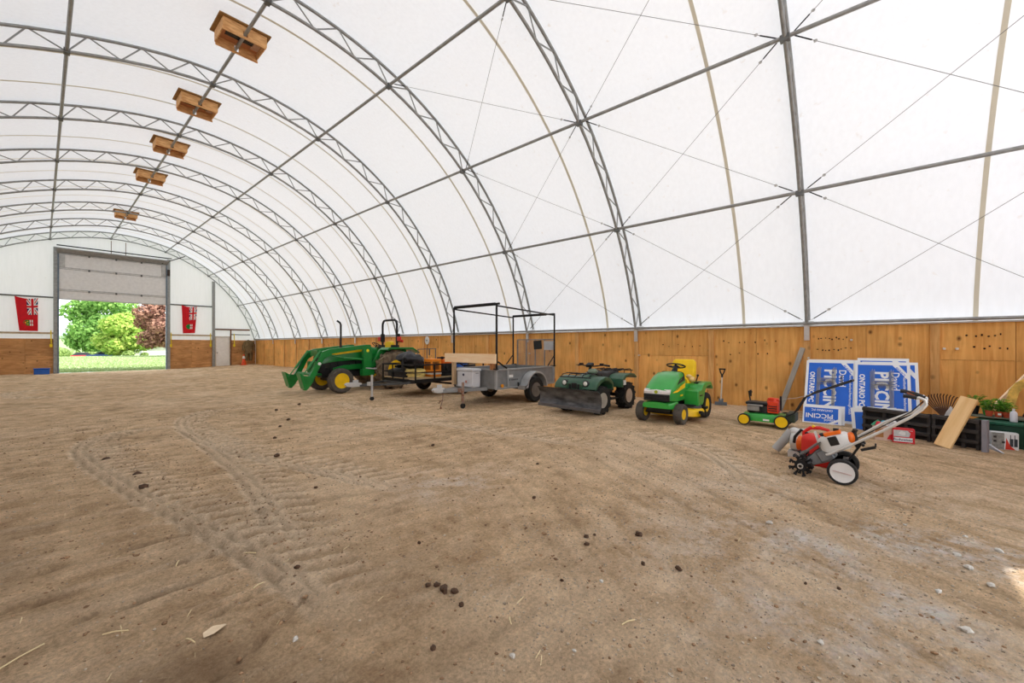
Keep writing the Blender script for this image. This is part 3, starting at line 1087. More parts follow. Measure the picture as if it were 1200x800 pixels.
for i, (x, y, l, a) in enumerate(((-.07, 3.1, .2, .6), (.26, 3.0, .11, 2.6), (.62, 3.6, .09, 1.2), (2.1, 1.0, .09, -.4), (.5, 2.6, .07, 1.9), (1.0, 3.4, .08, 2.4), (1.7, 1.5, .06, .9), (.9, 2.9, .07, .3))):
    d = V((math.cos(a), math.sin(a), 0)) * l / 2
    o = MB().tube([(-d.x, -d.y, .006), (0, .004, .010), (d.x, d.y, .006)], .0035, 5).build('straw_stalk', STRAW)
    o.location = (x, y, max(ground(x, y), ground(x + d.x, y + d.y), ground(x - d.x, y - d.y)))
    tag(o, ['long straw stalk at the lower left corner of the floor', 'straw stalk right of the long corner stalk', 'short straw stalk left of the dry leaf, farther back', 'straw stalk at the lower right of the middle clods', 'short straw stalk just left of the dry leaf', 'straw stalk right of the dry leaf', 'tiny straw stalk below the clod cluster', 'tiny straw stalk between the leaf and the clods'][i], 'straw', 'straw stalks on the dirt floor')
bits = MB()
for _ in range(420):
    x, y = random.uniform(-.4, 6.5), random.uniform(-.5, 7)
    a, l = random.uniform(0, PI), random.uniform(.012, .045)
    z = ground(x, y) + .004
    dx, dy = math.cos(a) * l, math.sin(a) * l
    bits.add([(x - dx, y - dy, z), (x + dx, y + dy, z + .004), (x + dx - dy * .08, y + dy + dx * .08, z + .006), (x - dx - dy * .08, y - dy + dx * .08, z + .002)], [(0, 1, 2, 3)])
tag(bits.build('straw_bits', STRAW, None, 0), 'tiny straw bits scattered over the dirt floor', 'straw', kind='stuff')
lf = MB()
lf.add([(-.05, -.02, 0), (-.01, -.035, .008), (.05, -.01, .012), (.055, .012, .006), (0, .03, .014), (-.045, .02, .004)], [(0, 1, 2, 3, 4, 5)])
lf = lf.build('dry_leaf', mat('dry_leaf', (222, 200, 168), 0.8), None, 0)
lf.location = (.6, 2.6, ground(.6, 2.6) + .006)
tag(lf, 'pale dry leaf lying on the near left dirt', 'leaf')

# ------------------------------------------------------------------ outdoors beyond the far door (and behind)
def lawn_h(x, y):
    if y < 40: return -0.2
    if y < 88: return -0.2 + 0.12 * min(1, (y - 40) / 30)
    if y < 120:
        t = (y - 88) / 32
        return -0.08 - 1.5 * t * t * (3 - 2 * t)
    if y < 200: return -1.58
    return -1.58 + 7.0 * min(1, (y - 200) / 170)
lm = MB()
ly = [YF - 0.02, 40, 45, 52, 60, 70, 80, 88, 94, 100, 106, 112, 120, 150, 200, 230, 260, 300, 340, 372]
lx = [-120, -60, -30, -12, -5.5, 0, 6, 11.9, 20, 40, 80, 160]
lm.v = [(x, y, lawn_h(x, y)) for y in ly for x in lx]
q = len(lx)
lm.f = [(i * q + j, i * q + j + 1, (i + 1) * q + j + 1, (i + 1) * q + j) for i in range(len(ly) - 1) for j in range(q - 1)]
LAWN = mat('sunny_lawn', (150, 166, 122), 0.9, 0, 0.12, 0.6, 0, (1, 1, 1), (132, 152, 104), spec=0.1)
o = lm.build('lawn', LAWN, None, 3)
tag(o, 'sunlit lawn and fields beyond the far door', kind='structure')
sm_ = MB()
for (x0, x1, y0, y1) in ((-90, -5.9, YB - 60, YF), (12.1, 100, YB - 60, YF), (-5.9, 12.1, YB - 60, YB - .05)):
    sm_.add([(x0, y0, -.12), (x1, y0, -.12), (x1, y1, -.12), (x0, y1, -.12)], [(0, 1, 2, 3)])
o = sm_.build('yard', mat('yard_gravel', (170, 164, 158), .95, 0, .1, 3), None, 0)
tag(o, 'pale gravel yard around the arena building', kind='structure')
hm = MB()
hx = list(range(-400, 900, 50))
for k, yy in enumerate((700, 760, 900)):
    hm.v += [(x, yy, -8 if k == 0 else (18 + 5 * math.sin(x * .013) + 3 * math.sin(x * .04 + 1)) * (1 if k == 1 else .9)) for x in hx]
q = len(hx)
hm.f = [(i * q + j, i * q + j + 1, (i + 1) * q + j + 1, (i + 1) * q + j) for i in range(2) for j in range(q - 1)]
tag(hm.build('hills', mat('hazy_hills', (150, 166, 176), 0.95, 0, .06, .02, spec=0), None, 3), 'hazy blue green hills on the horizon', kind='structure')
fm = MB()
for i in range(90):
    x = -120 + i * 4 + random.uniform(-1, 1)
    fm.ball((x, 372, 5.4 + .6), (3.4, 2, random.uniform(1.0, 1.9)), 7, 5)
tag(fm.build('hedgerow', mat('far_hedge', (128, 146, 118), .95, spec=0), None, 3), 'far hedgerow along the top of the pale field', 'hedge', kind='stuff')
# fine grass on the visible lawn
gm_ = MB()
for _ in range(9000):
    y = YF + .6 + 46 * random.random() ** 1.6
    x = y * random.uniform(-.02, .17)
    h = random.uniform(.05, .13)
    s = .03 + y * .0006
    z = lawn_h(x, y) - .01
    a = random.uniform(0, PI)
    gm_.add([(x - s * math.cos(a), y - s * math.sin(a), z), (x + s * math.cos(a), y + s * math.sin(a), z), (x + random.uniform(-.04, .04), y, z + h)], [(0, 1, 2)])
tag(gm_.build('grass', leaf_mat('grass_blades', (136, 158, 96), (176, 190, 140), .3), None, 0), 'short pale grass growing on the lawn outside', 'grass', kind='stuff')

def tree(name, label, cat, loc, lobes, leaves, size, lmat, trunk=None, group=None, parts=True):
    t = thing(name, label, cat, loc, group=group)
    fo = MB()
    tot = sum(l[1][0] * l[1][1] + l[1][1] * l[1][2] for l in lobes)
    for (c, r) in lobes:
        n = int(leaves * (r[0] * r[1] + r[1] * r[2]) / tot)
        for _ in range(n):
            u, v = random.uniform(-1, 1), random.uniform(0, 2 * PI)
            q = math.sqrt(1 - u * u)
            d = V((q * math.cos(v), q * math.sin(v), u))
            rad = random.uniform(.78, 1.08) if random.random() < .8 else random.uniform(.4, .8)
            p = V(c) + V((d.x * r[0], d.y * r[1], d.z * r[2])) * rad
            nrm = (d + V((random.gauss(0, .5), random.gauss(0, .5), random.gauss(.25, .4)))).normalized()
            x = nrm.orthogonal().normalized()
            x.rotate(Mx.Rotation(random.uniform(0, 6.3), 3, nrm))
            y = nrm.cross(x)
            s = size * random.uniform(.6, 1.3)
            fo.add([p - x * s, p - y * s * .6 + nrm * s * .15, p + x * s, p + y * s * .6 + nrm * s * .15], [(0, 1, 2, 3)])
    f = fo.build('foliage', lmat, t, 0)
    f['kind'] = 'stuff'
    if trunk:
        MB().tube([(0, 0, -.3), (.1, 0, trunk * .5), (0, .1, trunk)], [.45, .35, .2], 8).build('trunk', mat('bark', (96, 78, 62), .95), t)
    return t
def lobes(n, R0, zc, rz, rs, seed):
    random.seed(seed)
    out = [((0, 0, zc), (R0 * .8, R0 * .8, rz * .85))]
    for i in range(n):
        a = random.uniform(0, 2 * PI)
        e = random.uniform(-.8, 1.0)
        q = math.sqrt(max(0, 1 - e * e * .8))
        r = rs * random.uniform(.75, 1.2)
        out.append(((R0 * .8 * q * math.cos(a), R0 * .8 * q * math.sin(a), zc + rz * .8 * e), (r, r, r * .8)))
    return out
MAPLE = leaf_mat('maple_leaves', (134, 174, 78), (204, 218, 122), .45)
DEEP = leaf_mat('deep_green_leaves', (104, 150, 76), (158, 196, 110), .4)
COPPER = leaf_mat('copper_leaves', (104, 68, 62), (184, 142, 122), .3)
BUSH = leaf_mat('bush_leaves', (120, 150, 80), (172, 190, 120), .35)
tree('maple_tree', 'broad light green maple in front of the far door, lower right crown', 'tree', (10.4, 99, -.4), lobes(16, 4.0, 3.7, 3.6, 1.8, 5), 9000, .34, MAPLE, 3)
tree('maple_tree', 'tall deep green maple behind the light green one', 'tree', (9.0, 122, -1.6), lobes(22, 5.4, 7.8, 7.2, 2.4, 6), 12000, .36, DEEP, 4)
tree('copper_tree', 'dark copper leaved tree at the right edge of the far door', 'tree', (12.9, 79, -.15), lobes(20, 3.3, 5.0, 4.3, 1.5, 8), 11000, .26, COPPER, 3)
for i, (x, y, r, lb) in enumerate(((.6, 92, 1.4, 'green shrub at the left jamb of the far door'), (2.1, 96, 1.1, 'low green shrub left of the red car'), (3.9, 118, 1.7, 'rounded green shrub behind the red car'), (6.3, 111, 1.2, 'low shrub between the blue car and the maple'), (9.8, 95, .7, 'small bush below the maple crown'), (12.0, 96, .5, 'small yellow green bush under the copper tree'))):
    z = lawn_h(x, y)
    tree('shrub', lb, 'bush', (x, y, z - .1), [((0, 0, r * .6), (r, r, r * .8))], 700, .16, BUSH, None, 'shrubs beyond the lawn')
tag(MB().box((14.9, 106, .2), (4.5, 3, 2.6)).prism([(-3, 1.8), (3, 1.8), (0, 3)], -2.2, 2.2, Mx.Translation(V((14.9, 106, -.3)))).build('shed', mat('white_shed', (226, 224, 222), .7), None, 0), 'small white shed beyond the copper tree', 'shed')
def car(name, label, loc, rz, paint):
    t = thing(name, label, 'car', loc, rz)
    b = MB()
    def ring(x, w_, z0, z1): return [(x, -w_, z0), (x, w_, z0), (x, w_ * .98, z1 * .8), (x, w_ * .86, z1), (x, -w_ * .86, z1), (x, -w_ * .98, z1 * .8)]
    b.loft([ring(-2.15, .7, .35, .75), ring(-1.9, .85, .25, .88), ring(-.5, .88, .22, .92), ring(1.0, .88, .22, .88), ring(1.9, .82, .25, .72), ring(2.15, .65, .35, .6)])
    b.build('body', paint, t, .5)
    MB().loft([[(x, -w_, .86), (x, w_, .86), (x2, w2, z), (x2, -w2, z)] for x, w_, x2, w2, z in ((-1.75, .74, -1.2, .58, 1.38), (.95, .74, .2, .58, 1.42))]).build('glasshouse', GLS, t, .3)
    for sx in (-1.3, 1.3):
        for sy in (-.8, .8):
            MB().cyl((sx, sy - .1, .3), (sx, sy + .1, .3), .31, n=14).build('wheel', RUBBER, t)
    return t
car('car', 'red car parked beyond the lawn', (4.6, 109, lawn_h(4, 109)), R(175), mat('red_paint', (200, 40, 48), .3))
car('car', 'dark blue car parked beyond the lawn, right of the red one', (7.4, 106, lawn_h(7, 106)), R(190), mat('blue_paint', (44, 70, 130), .3))
# ------------------------------------------------------------------ wheels
def wheel(parent, c, r, wd, rim_r, tm, rm, side=1, lugs=0, lug_h=0.03, turf=False, spokes=0, hub=None, turn=0.0, n=28, name='wheel'):
    """axis along local y; side = outward direction. Tyre is the part, rim and hub its sub-parts."""
    m = MB()
    h = wd / 2
    m.lathe([(rim_r, -h * .78), (rim_r * .55 + r * .45, -h), (r * .94, -h * .94), (r, -h * .66), (r, h * .66), (r * .94, h * .94), (rim_r * .55 + r * .45, h), (rim_r, h * .78)], (0, 0, 0), (0, 1, 0), n, True)
    if lugs:
        for s in (-1, 1):
            for i in range(lugs):
                a = 2 * PI * (i + (0.25 if s > 0 else -0.25)) / lugs
                mt = Mx.Rotation(a, 4, 'Y') @ Mx.Translation(V((0, s * h * .5, r + lug_h * .3))) @ Mx.Rotation(s * R(38), 4, 'Z')
                m.box((0, 0, 0), (r * .10 + .01, h * 1.05, lug_h), None, mt)
                mt = Mx.Rotation(a + s * .02, 4, 'Y') @ Mx.Translation(V((-.02 * r / .6 * 0, s * h * .93, r * .965)))
                m.box((0, 0, 0), (r * .09, h * .12, r * .1), None, mt)
    if turf:
        for i in range(turf):
            a = 2 * PI * i / turf
            for k in (-1, 0, 1):
                mt = Mx.Rotation(a + (PI / turf if k == 0 else 0), 4, 'Y') @ Mx.Translation(V((0, k * h * .5, r))) @ Mx.Rotation(R(20) * (1 if k >= 0 else -1), 4, 'Z')
                m.box((0, 0, 0), (2 * PI * r / turf * .6, h * .42, .012), None, mt)
    w_ = m.build(name, tm, parent, .7)
    w_.location = c
    w_.rotation_euler = (0, 0, turn)
    q = MB()
    d = side
    q.lathe([(rim_r * 1.02, d * h * .80), (rim_r * 1.02, d * h * .6), (rim_r * .9, d * h * .52), (rim_r * .82, d * h * .2), (rim_r * .5, d * h * .15), (rim_r * .42, d * h * .38), (0.0001, d * h * .4)] if not spokes else
            [(rim_r * 1.02, d * h * .82), (rim_r * .88, d * h * .7), (rim_r * .86, d * h * .2), (rim_r * .8, d * h * .05), (0.0001, d * h * .05)], (0, 0, 0), (0, 1, 0), n)
    q.lathe([(rim_r * 1.01, -d * h * .8), (rim_r * .9, -d * h * .5), (.0001, -d * h * .3)], (0, 0, 0), (0, 1, 0), 16)
    if spokes:
        for i in range(spokes):
            a = 2 * PI * i / spokes
            q.box((0, 0, 0), (rim_r * .24, h * .35, rim_r * .66), None, Mx.Rotation(a, 4, 'Y') @ Mx.Translation(V((0, d * h * .45, rim_r * .52))))
    rim = q.build('rim', rm, w_, .6)
    b = MB()
    b.cyl((0, d * h * .1, 0), (0, d * h * (.62 if spokes else .5), 0), rim_r * .2, rim_r * .16, 12)
    for i in range(5):
        a = 2 * PI * i / 5
        b.cyl((rim_r * .3 * math.cos(a), d * h * .1, rim_r * .3 * math.sin(a)), (rim_r * .3 * math.cos(a), d * h * (.6 if spokes else .46), rim_r * .3 * math.sin(a)), rim_r * .045, n=6)
    b.build('hub', hub or BLACK, w_, .6)
    return w_

def rr_ring(x, w_, z0, z1, c=.3, n=3, bot=True):
    """rounded-top cross-section in the y-z plane"""
    h = z1 - z0
    r = min(w_, h) * c
    pts = [(x, -w_, z0), (x, w_, z0)]
    for i in range(n + 1):
        a = PI / 2 * i / n
        pts.append((x, w_ - r + r * math.cos(a), z1 - r + r * math.sin(a)))
    for i in range(n + 1):
        a = PI / 2 + PI / 2 * i / n
        pts.append((x, -w_ + r + r * math.cos(a), z1 - r + r * math.sin(a)))
    return pts

# ------------------------------------------------------------------ compact tractor with loader arms
T = thing('tractor', 'green compact tractor with loader arms, yellow wheels and roll bar', 'tractor', (8.15, 13.37, 0), PI)
for s in (1, -1):
    wheel(T, (1.9, s * .70, .39), .385, .27, .235, DUSTRUB, YEL, s, 0, name='front_wheel', turf=20)
    wheel(T, (0, s * .76, .665), .64, .40, .33, MUDRUB, YEL, s, 15, .05, name='rear_wheel', hub=YEL)
m = MB()
m.box((1.5, 0, .62), (1.5, .34, .30)).box((.3, 0, .72), (1.1, .42, .42)).cyl((0, -.6, .665), (0, .6, .665), .12, n=14)
m.box((1.9, 0, .42), (.16, 1.14, .12)).cyl((1.9, -.6, .39), (1.9, .6, .39), .06).box((1.0, 0, .55), (.7, .5, .12))
m.build('chassis', BLACK, T, .6, .01)
m = MB()
m.box((1.45, 0, .88), (1.1, .40, .42)).cyl((1.7, -.22, .95), (1.7, .22, .95), .09).cyl((1.3, -.24, .85), (1.3, .24, .85), .07).box((1.05, 0, .92), (.2, .5, .3))
m.build('engine', mat('engine_dark', (40, 42, 42), .6, .2), T, .6, .01)
m = MB()
m.loft([rr_ring(.72, .31, 1.02, 1.50, .4), rr_ring(1.3, .31, 1.02, 1.46, .4), rr_ring(1.9, .30, .98, 1.37, .45), rr_ring(2.28, .27, .92, 1.27, .5), rr_ring(2.36, .22, .94, 1.18, .5)])
hood = m.build('hood', GREEN, T, .7)
m = MB()
for s in (1, -1):
    y = s * .316
    m.add([(.95, y, 1.30), (1.85, y, 1.20), (2.05, y * .97, 1.22), (1.5, y, 1.33), (.95, y, 1.37)], [(0, 1, 2, 3, 4)])
m.build('hood_stripe', YEL, hood, 0)
m = MB()
m.box((2.25, 0, .80), (.14, .46, .34)).box((2.34, 0, 1.0), (.05, .36, .22))
for i in range(5): m.box((2.33, 0, .68 + i * .06), (.05, .42, .02))
m.build('grille', BLACK, T, .6)
for s in (1, -1):
    m = MB()
    m.prism([(.75, .90), (1.6, .86), (1.95, .78), (1.95, .70), (1.0, .72), (.75, .80)], s * .30 - .01, s * .30 + .01)
    m.build('side_panel', GREEN, T, 0)
MB().box((2.48, 0, .80), (.07, .62, .4)).box((2.3, 0, .58), (.3, .3, .08)).build('front_guard', GREEN, T, .6, .015)
m = MB()
m.tube([(1.47, -.16, 1.3), (1.47, -.16, 2.2), (1.50, -.16, 2.27), (1.60, -.16, 2.33)], .032, 10)
m.cyl((1.47, -.16, 1.3), (1.47, -.16, 1.5), .045, n=10)
m.build('exhaust', BLACK, T, .6)
m = MB()
m.loft([rr_ring(.35, .24, .85, 1.42, .3), rr_ring(.72, .27, .85, 1.5, .3)])
m.build('dashboard', GREEN, T, .6)
m = MB()
sw = [V((.22 + .17 * math.cos(a) * .86, .19 * math.sin(a), 1.52 + .17 * math.cos(a) * .5)) for a in [2 * PI * i / 20 for i in range(20)]]
m.tube(sw, .014, 6, True)
m.cyl((.22, 0, 1.52), (.42, 0, 1.25), .022, n=8)
for k in (0, 7, 13): m.cyl((.22, 0, 1.52), sw[k], .01, n=5)
m.build('steering_wheel', BLACK, T)
m = MB()
m.loft([rr_ring(-.28, .22, .98, 1.14, .4), rr_ring(.2, .23, .98, 1.12, .4)])
m.loft([[(x, p[1], p[2]) for p in rr_ring(0, .21, z0, z1, .5) for x in (p[0] + xx,)] for xx, z0, z1 in ((-.36, 1.02, 1.66), (-.24, 1.02, 1.64))])
m.build('seat', SEATY, T, .6)
MB().box((-.02, 0, .95), (.5, .5, .14)).box((-.45, 0, 1.42), (.2, .44, .1)).build('seat_base', BLACK, T, .6, .02)
MB().box((.5, 0, .78), (.6, 1.1, .04)).build('footplate', BLKMET, T, .6)
for s in (1, -1):
    m = MB()
    y0, y1 = sorted((s * .50, s * 1.0))
    m.prism([(.42, 1.36), (.34, 1.44), (-.62, 1.44), (-.90, 1.27), (-.90, 1.22), (-.60, 1.37), (.30, 1.38), (.38, 1.32)], y0, y1)
    y0, y1 = sorted((s * .46, s * .56))
    m.prism([(.80, .76), (.44, 1.34), (.34, 1.42), (-.6, 1.40), (-.7, 1.2), (.2, 1.25), (.64, .76)], y0, y1)
    m.build('fender', GREEN, T, .5, .008)
    m = MB()
    m.box((-.25, s * .42, 1.46), (.3, .1, .12))
    m.build('armrest', BLACK, T, .5, .02)
    m = MB()
    m.box((-.32, s * .5, 1.78), (.13, .12, .3))
    m.build('light_bracket', BLACK, T, .5, .02)
    m = MB()
    m.box((-.28, s * .64, 1.74), (.08, .17, .16)).box((-.40, s * .62, 1.66), (.06, .14, .1))
    m.build('warning_lamp', mat('lamp_red', (222, 58, 44), .3), T, .5, .015)
m = MB()
pts = [(-.30, .47, .9), (-.30, .47, 2.25)] + [(-.30, .47 - .18 + .18 * math.cos(a), 2.25 + .18 * math.sin(a)) for a in (.4, .8, 1.2, 1.57)]
pts = pts + [(x, -y, z) for x, y, z in reversed(pts)]
m.tube(pts, .04, 8)
m.build('roll_bar', BLKMET, T)
m = MB()
m.cyl((.15, .42, 1.0), (.2, .46, 1.4), .012).ball((.2, .46, 1.42), .03).cyl((.3, .4, .9), (.34, .42, 1.28), .01).ball((.34, .42, 1.3), .028)
m.build('lever', BLACK, T)
# loader frame
for s in (1, -1):
    y = s * .56
    m = MB()
    m.prism([(.78, .60), (1.06, .60), (1.08, 1.30), (1.0, 1.53), (.82, 1.53), (.76, 1.3)], y - .07, y + .07)
    m.prism([(.7, .50), (1.12, .50), (1.12, .72), (.7, .72)], y - .1, y + .1)
    mast = m.build('loader_mast', GREEN, T, .5, .008)
    m = MB()
    m.lathe([(.05, 0), (.05, .012)], (.93, y + s * .066, 1.33), (0, s, 0), 16)
    m.build('badge', mat('badge_yellow', (252, 226, 40), .5), mast, .5)
    m = MB()
    m.prism([(.86, 1.43), (.98, 1.53), (2.2, 1.39), (2.42, 1.31), (2.50, 1.14), (2.86, .50), (2.84, .38), (2.72, .40), (2.39, 1.06), (2.1, 1.25), (.95, 1.40)], y - .045, y + .045)
    m.build('loader_arm', GREEN, T, .5, .008)
    MB().cyl((2.52, y + s * .046, .94), (2.52, y + s * .052, .94), .05, n=14).build('round_label', WHITE, T)
    m = MB()
    m.cyl((1.02, y, 1.03), (1.75, y, 1.1), .035).cyl((1.75, y, 1.1), (2.2, y, 1.2), .02)
    m.build('lift_cylinder', GREEN, T)
    m = MB()
    m.cyl((2.42, y * .82, 1.33), (2.82, y * .82, .78), .036).cyl((2.82, y * .82, .78), (3.02, y * .82, .52), .018)
    m.build('tilt_cylinder', mat('cylinder_green', (58, 142, 76), .4), T)
    m = MB()
    m.prism([(3.14, .68), (2.98, .60), (2.72, .56), (2.70, .42), (2.80, .26), (2.90, .15), (2.98, .16), (3.0, .28)], y - .05, y + .05)
    m.prism([(3.14, .68), (3.06, .64), (2.96, .24), (3.0, .2)], y - .14, y + .14)
    m.build('quick_hitch', GREEN, T, .5, .006)
    m = MB()
    m.tube([(1.0, y * 1.1, .75), (.75, y * 1.25, .72), (.3, y * 1.3, .74), (.02, y * 1.2, .72)], .022, 6)
    m.build('brace_bar', LGREY, T)
    m = MB()
    m.tube([(1.0, y * .9, 1.3), (.8, y * 1.05, 1.15), (.85, y * 1.1, .9), (.9, y, .8)], .012, 6)
    m.tube([(2.1, y * .8, 1.3), (2.5, y * .8, 1.2), (2.75, y * .8, .75)], .01, 6)
    m.build('hose', BLACK, T)
MB().cyl((2.70, -.56, .62), (2.70, .56, .62), .05).build('cross_tube', GREEN, T)
MB().cyl((2.3, -.56, 1.2), (2.3, .56, 1.2), .045).box((2.36, 0, 1.28), (.12, .5, .16)).build('cross_tube', GREEN, T)
m = MB()
m.bar((-.3, .3, .5), (-1.0, .35, .42), .06, .04).bar((-.3, -.3, .5), (-1.0, -.35, .42), .06, .04).bar((-.3, 0, .8), (-.95, 0, .75), .05, .05)
m.build('hitch_links', BLACK, T, .5)

# ------------------------------------------------------------------ low black utility trailer and its load
U = thing('utility_trailer', 'low black mesh sided utility trailer loaded with gear', 'trailer', (7.0, 10.6, 0), PI)
FRM = mat('trailer_black', (30, 30, 32), .5, .3, .2)
m = MB()
LB, HW = 2.7, .84          # length, half width; bed from x = 0 (front) to -LB
for s in (1, -1):
    m.bar((.0, s * HW, .48), (-LB, s * HW, .48), .06, .10)
for x in (0, -.9, -1.8, -LB): m.bar((x, -HW, .47), (x, HW, .47), .06, .09)
m.build('bed_frame', FRM, U, .5)
for i in range(9):
    y = -HW + .05 + (2 * HW - .1) * (i + .5) / 9
    MB().box((-LB / 2, y, .545), (LB - .02, .17, .03)).build('deck_plank', mat('weathered_deck', (196, 172, 132), .8, 0, .15, 3, 0, (.6, 6, 6)), U, 0)
for s in (1, -1):
    m = MB()
    m.bar((0, s * HW, .94), (-LB, s * HW, .94), .035, .035).bar((0, s * HW, .72), (-LB, s * HW, .72), .03, .03)
    m.build('side_rail', FRM, U, .5)
    for k in range(5): MB().bar((-LB * k / 4, s * HW, .5), (-LB * k / 4, s * HW, .95), .035, .035).build('rail_post', FRM, U, 0)
m = MB()
m.bar((0.02, -HW, .94), (.02, HW, .94), .035, .035).bar((.02, -HW, .72), (.02, HW, .72), .03, .03)
for k in (1, 2): m.bar((.02, -HW + 2 * HW * k / 3, .5), (.02, -HW + 2 * HW * k / 3, .95), .03, .03)
m.build('front_rail', FRM, U, .5)
m = MB()
m.bar((-.1, HW * .8, .43), (1.25, .03, .40), .05, .055).bar((-.1, -HW * .8, .43), (1.25, -.03, .40), .05, .055).bar((.2, -.5, .43), (.2, .5, .43), .05, .06)
m.build('tongue', mat('tongue_grey', (72, 74, 74), .5, .3), U, .5)
m = MB()
m.prism([(1.2, .38), (1.45, .37), (1.62, .40), (1.66, .46), (1.6, .5), (1.3, .5), (1.2, .47)], -.05, .05).box((1.35, 0, .53), (.16, .03, .06))
m.build('coupler', LGREY, U, .5, .01)
m = MB()
m.cyl((1.05, .32, .12), (1.05, .32, .70), .03).cyl((1.05, .32, .02), (1.05, .32, .5), .022).box((1.05, .22, .45), (.08, .18, .1))
j = m.build('jack_stand', LGREY, U)
MB().cyl((1.05, .295, .055), (1.05, .345, .055), .055, n=14).build('jack_wheel', BLACK, j)
for s in (1, -1):
    wheel(U, (-1.65, s * (HW + .15), .29), .285, .19, .16, RUBBER, mat('dull_rim', (96, 96, 98), .5, .3), s, n=22)
    MB().tube([(-1.65 + .36 * math.cos(a), s * (HW + .15), .3 + .36 * math.sin(a)) for a in [PI * k / 8 for k in range(9)]], .02, 6).build('fender_bar', FRM, U)
MB().cyl((-1.65, -HW, .29), (-1.65, HW, .29), .03).build('axle', FRM, U)
# load (each resting on the deck)
def UW(lx, ly, z): return V((7.0 - lx, 10.6 - ly, z))
o = thing('tarp_bundle', 'crumpled black tarp bundle on the low black trailer', 'tarp', UW(-.55, -.05, .56), PI)
random.seed(4)
m = MB()
m.ball((0, 0, .44), (.46, .40, .26), 22, 14)
for i, p in enumerate(m.v):
    q = V(p)
    f = 1 + .16 * math.sin(q.x * 17 + q.z * 9) * math.cos(q.y * 13) + random.uniform(-.07, .07)
    m.v[i] = (q.x * f, q.y * f, max(.12, .44 + (q.z - .44) * f + .09 * math.sin(q.x * 5)))
m.build('bundle', mat('black_tarp', (34, 34, 40), .38, 0, .3, 8), o, .9)
m = MB()
m.tube([(.42, .1, .5), (.5, .15, .3), (.5, .25, .14)], .03, 6).box((.1, 0, .08), (.9, .7, .16))
m.build('base', mat('dark_under', (44, 40, 38), .8), o)
o = thing('orange_machine', 'square orange machine standing on the low black trailer', 'machine', UW(-.85, .52, .56), PI)
MB().box((0, 0, .27), (.34, .42, .54)).build('cabinet', mat('faded_orange', (240, 142, 36), .5, 0, .06), o, .5, .015)
m = MB()
for k in range(6): m.box((-.06 + k * .04, .213, .34), (.018, .012, .24))
for k in range(6): m.box((.173, -.12 + k * .045, .33), (.012, .02, .24))
m.build('vent_slots', BLACK, o, 0)
MB().box((.01, 0, .1), (.36, .44, .05)).build('foot_band', WHITE, o, 0)
o = thing('small_engine', 'small orange and black engine on the low black trailer', 'engine', UW(-1.35, .48, .56), PI)
MB().box((0, 0, .22), (.36, .32, .3)).cyl((0, .16, .26), (0, .24, .26), .12, n=14).box((0, 0, .04), (.44, .4, .06)).build('block', mat('engine_dark', (40, 42, 42)), o, .5, .02)
MB().box((0, 0, .44), (.34, .3, .14)).build('shroud', ORANGE, o, .5, .03)
MB().box((.05, 0, .56), (.42, .12, .05)).cyl((.1, 0, .5), (.1, 0, .6), .04).build('air_filter', BLACK, o, .5, .01)
o = thing('blue_drum', 'blue plastic drum at the back of the low black trailer', 'drum', UW(-2.15, .3, .56), PI)
BLUE = mat('drum_blue', (28, 92, 186), .45, 0, .08)
MB().lathe([(.25, 0), (.27, .04), (.27, .2), (.28, .22), (.27, .24), (.27, .40), (.28, .42), (.27, .44), (.26, .56), (.22, .60), (0.0001, .60)], (0, 0, 0), (0, 0, 1), 22).build('body', BLUE, o, .5)
MB().cyl((.1, .05, .6), (.1, .05, .64), .05).build('cap', BLUE, o)
o = thing('blue_box', 'flat blue plastic box lying behind the trailer board', 'box', UW(-2.2, .62 - 1.25, .56), PI)
MB().box((0, 0, .15), (.5, .6, .3)).build('box_body', BLUE, o, .5, .02)
MB().box((0, 0, .32), (.53, .63, .05)).build('lid', BLUE, o, .5, .01)
o = thing('mower_deck', 'dusty black mower deck at the front left of the low trailer', 'machine', UW(-.42, -.55, .56), PI)
MB().loft([rr_ring(-.3, .22, 0, .2, .4), rr_ring(0, .26, 0, .26, .4), rr_ring(.3, .22, 0, .2, .4)]).build('shell', mat('dusty_black', (62, 60, 58), .7), o, .6)
MB().cyl((0, 0, .24), (0, 0, .36), .09, n=14).box((.1, .1, .3), (.3, .05, .06)).build('spindle', BLACK, o)
o = thing('yellow_hose_coil', 'pale yellow coiled hose heap on the low black trailer', 'hose', UW(-.35, .35, .56), PI)
m = MB()
pts = []
for i in range(90):
    a = i * .42
    pts.append((.26 * math.cos(a) * (1 + .1 * math.sin(i * .7)), .30 * math.sin(a), .03 + i * .0022 + .012 * math.sin(i)))
m.tube(pts, .022, 6)
m.build('hose', mat('pale_yellow_hose', (232, 208, 128), .6), o)
o = thing('pipe_rail', 'grey pipe handle standing on the low black trailer in front of the wall', 'rail', UW(-1.3, -.35, .56), PI)
m = MB()
m.tube([(.35, 0, 0), (.35, 0, .82), (-.35, 0, .84), (-.35, 0, 0)], .02, 6).cyl((-.1, 0, .84), (-.1, 0, .62), .02).cyl((.0, 0, .0), (.0, 0, .82), .015)
m.build('pipe', DKSTEEL, o)

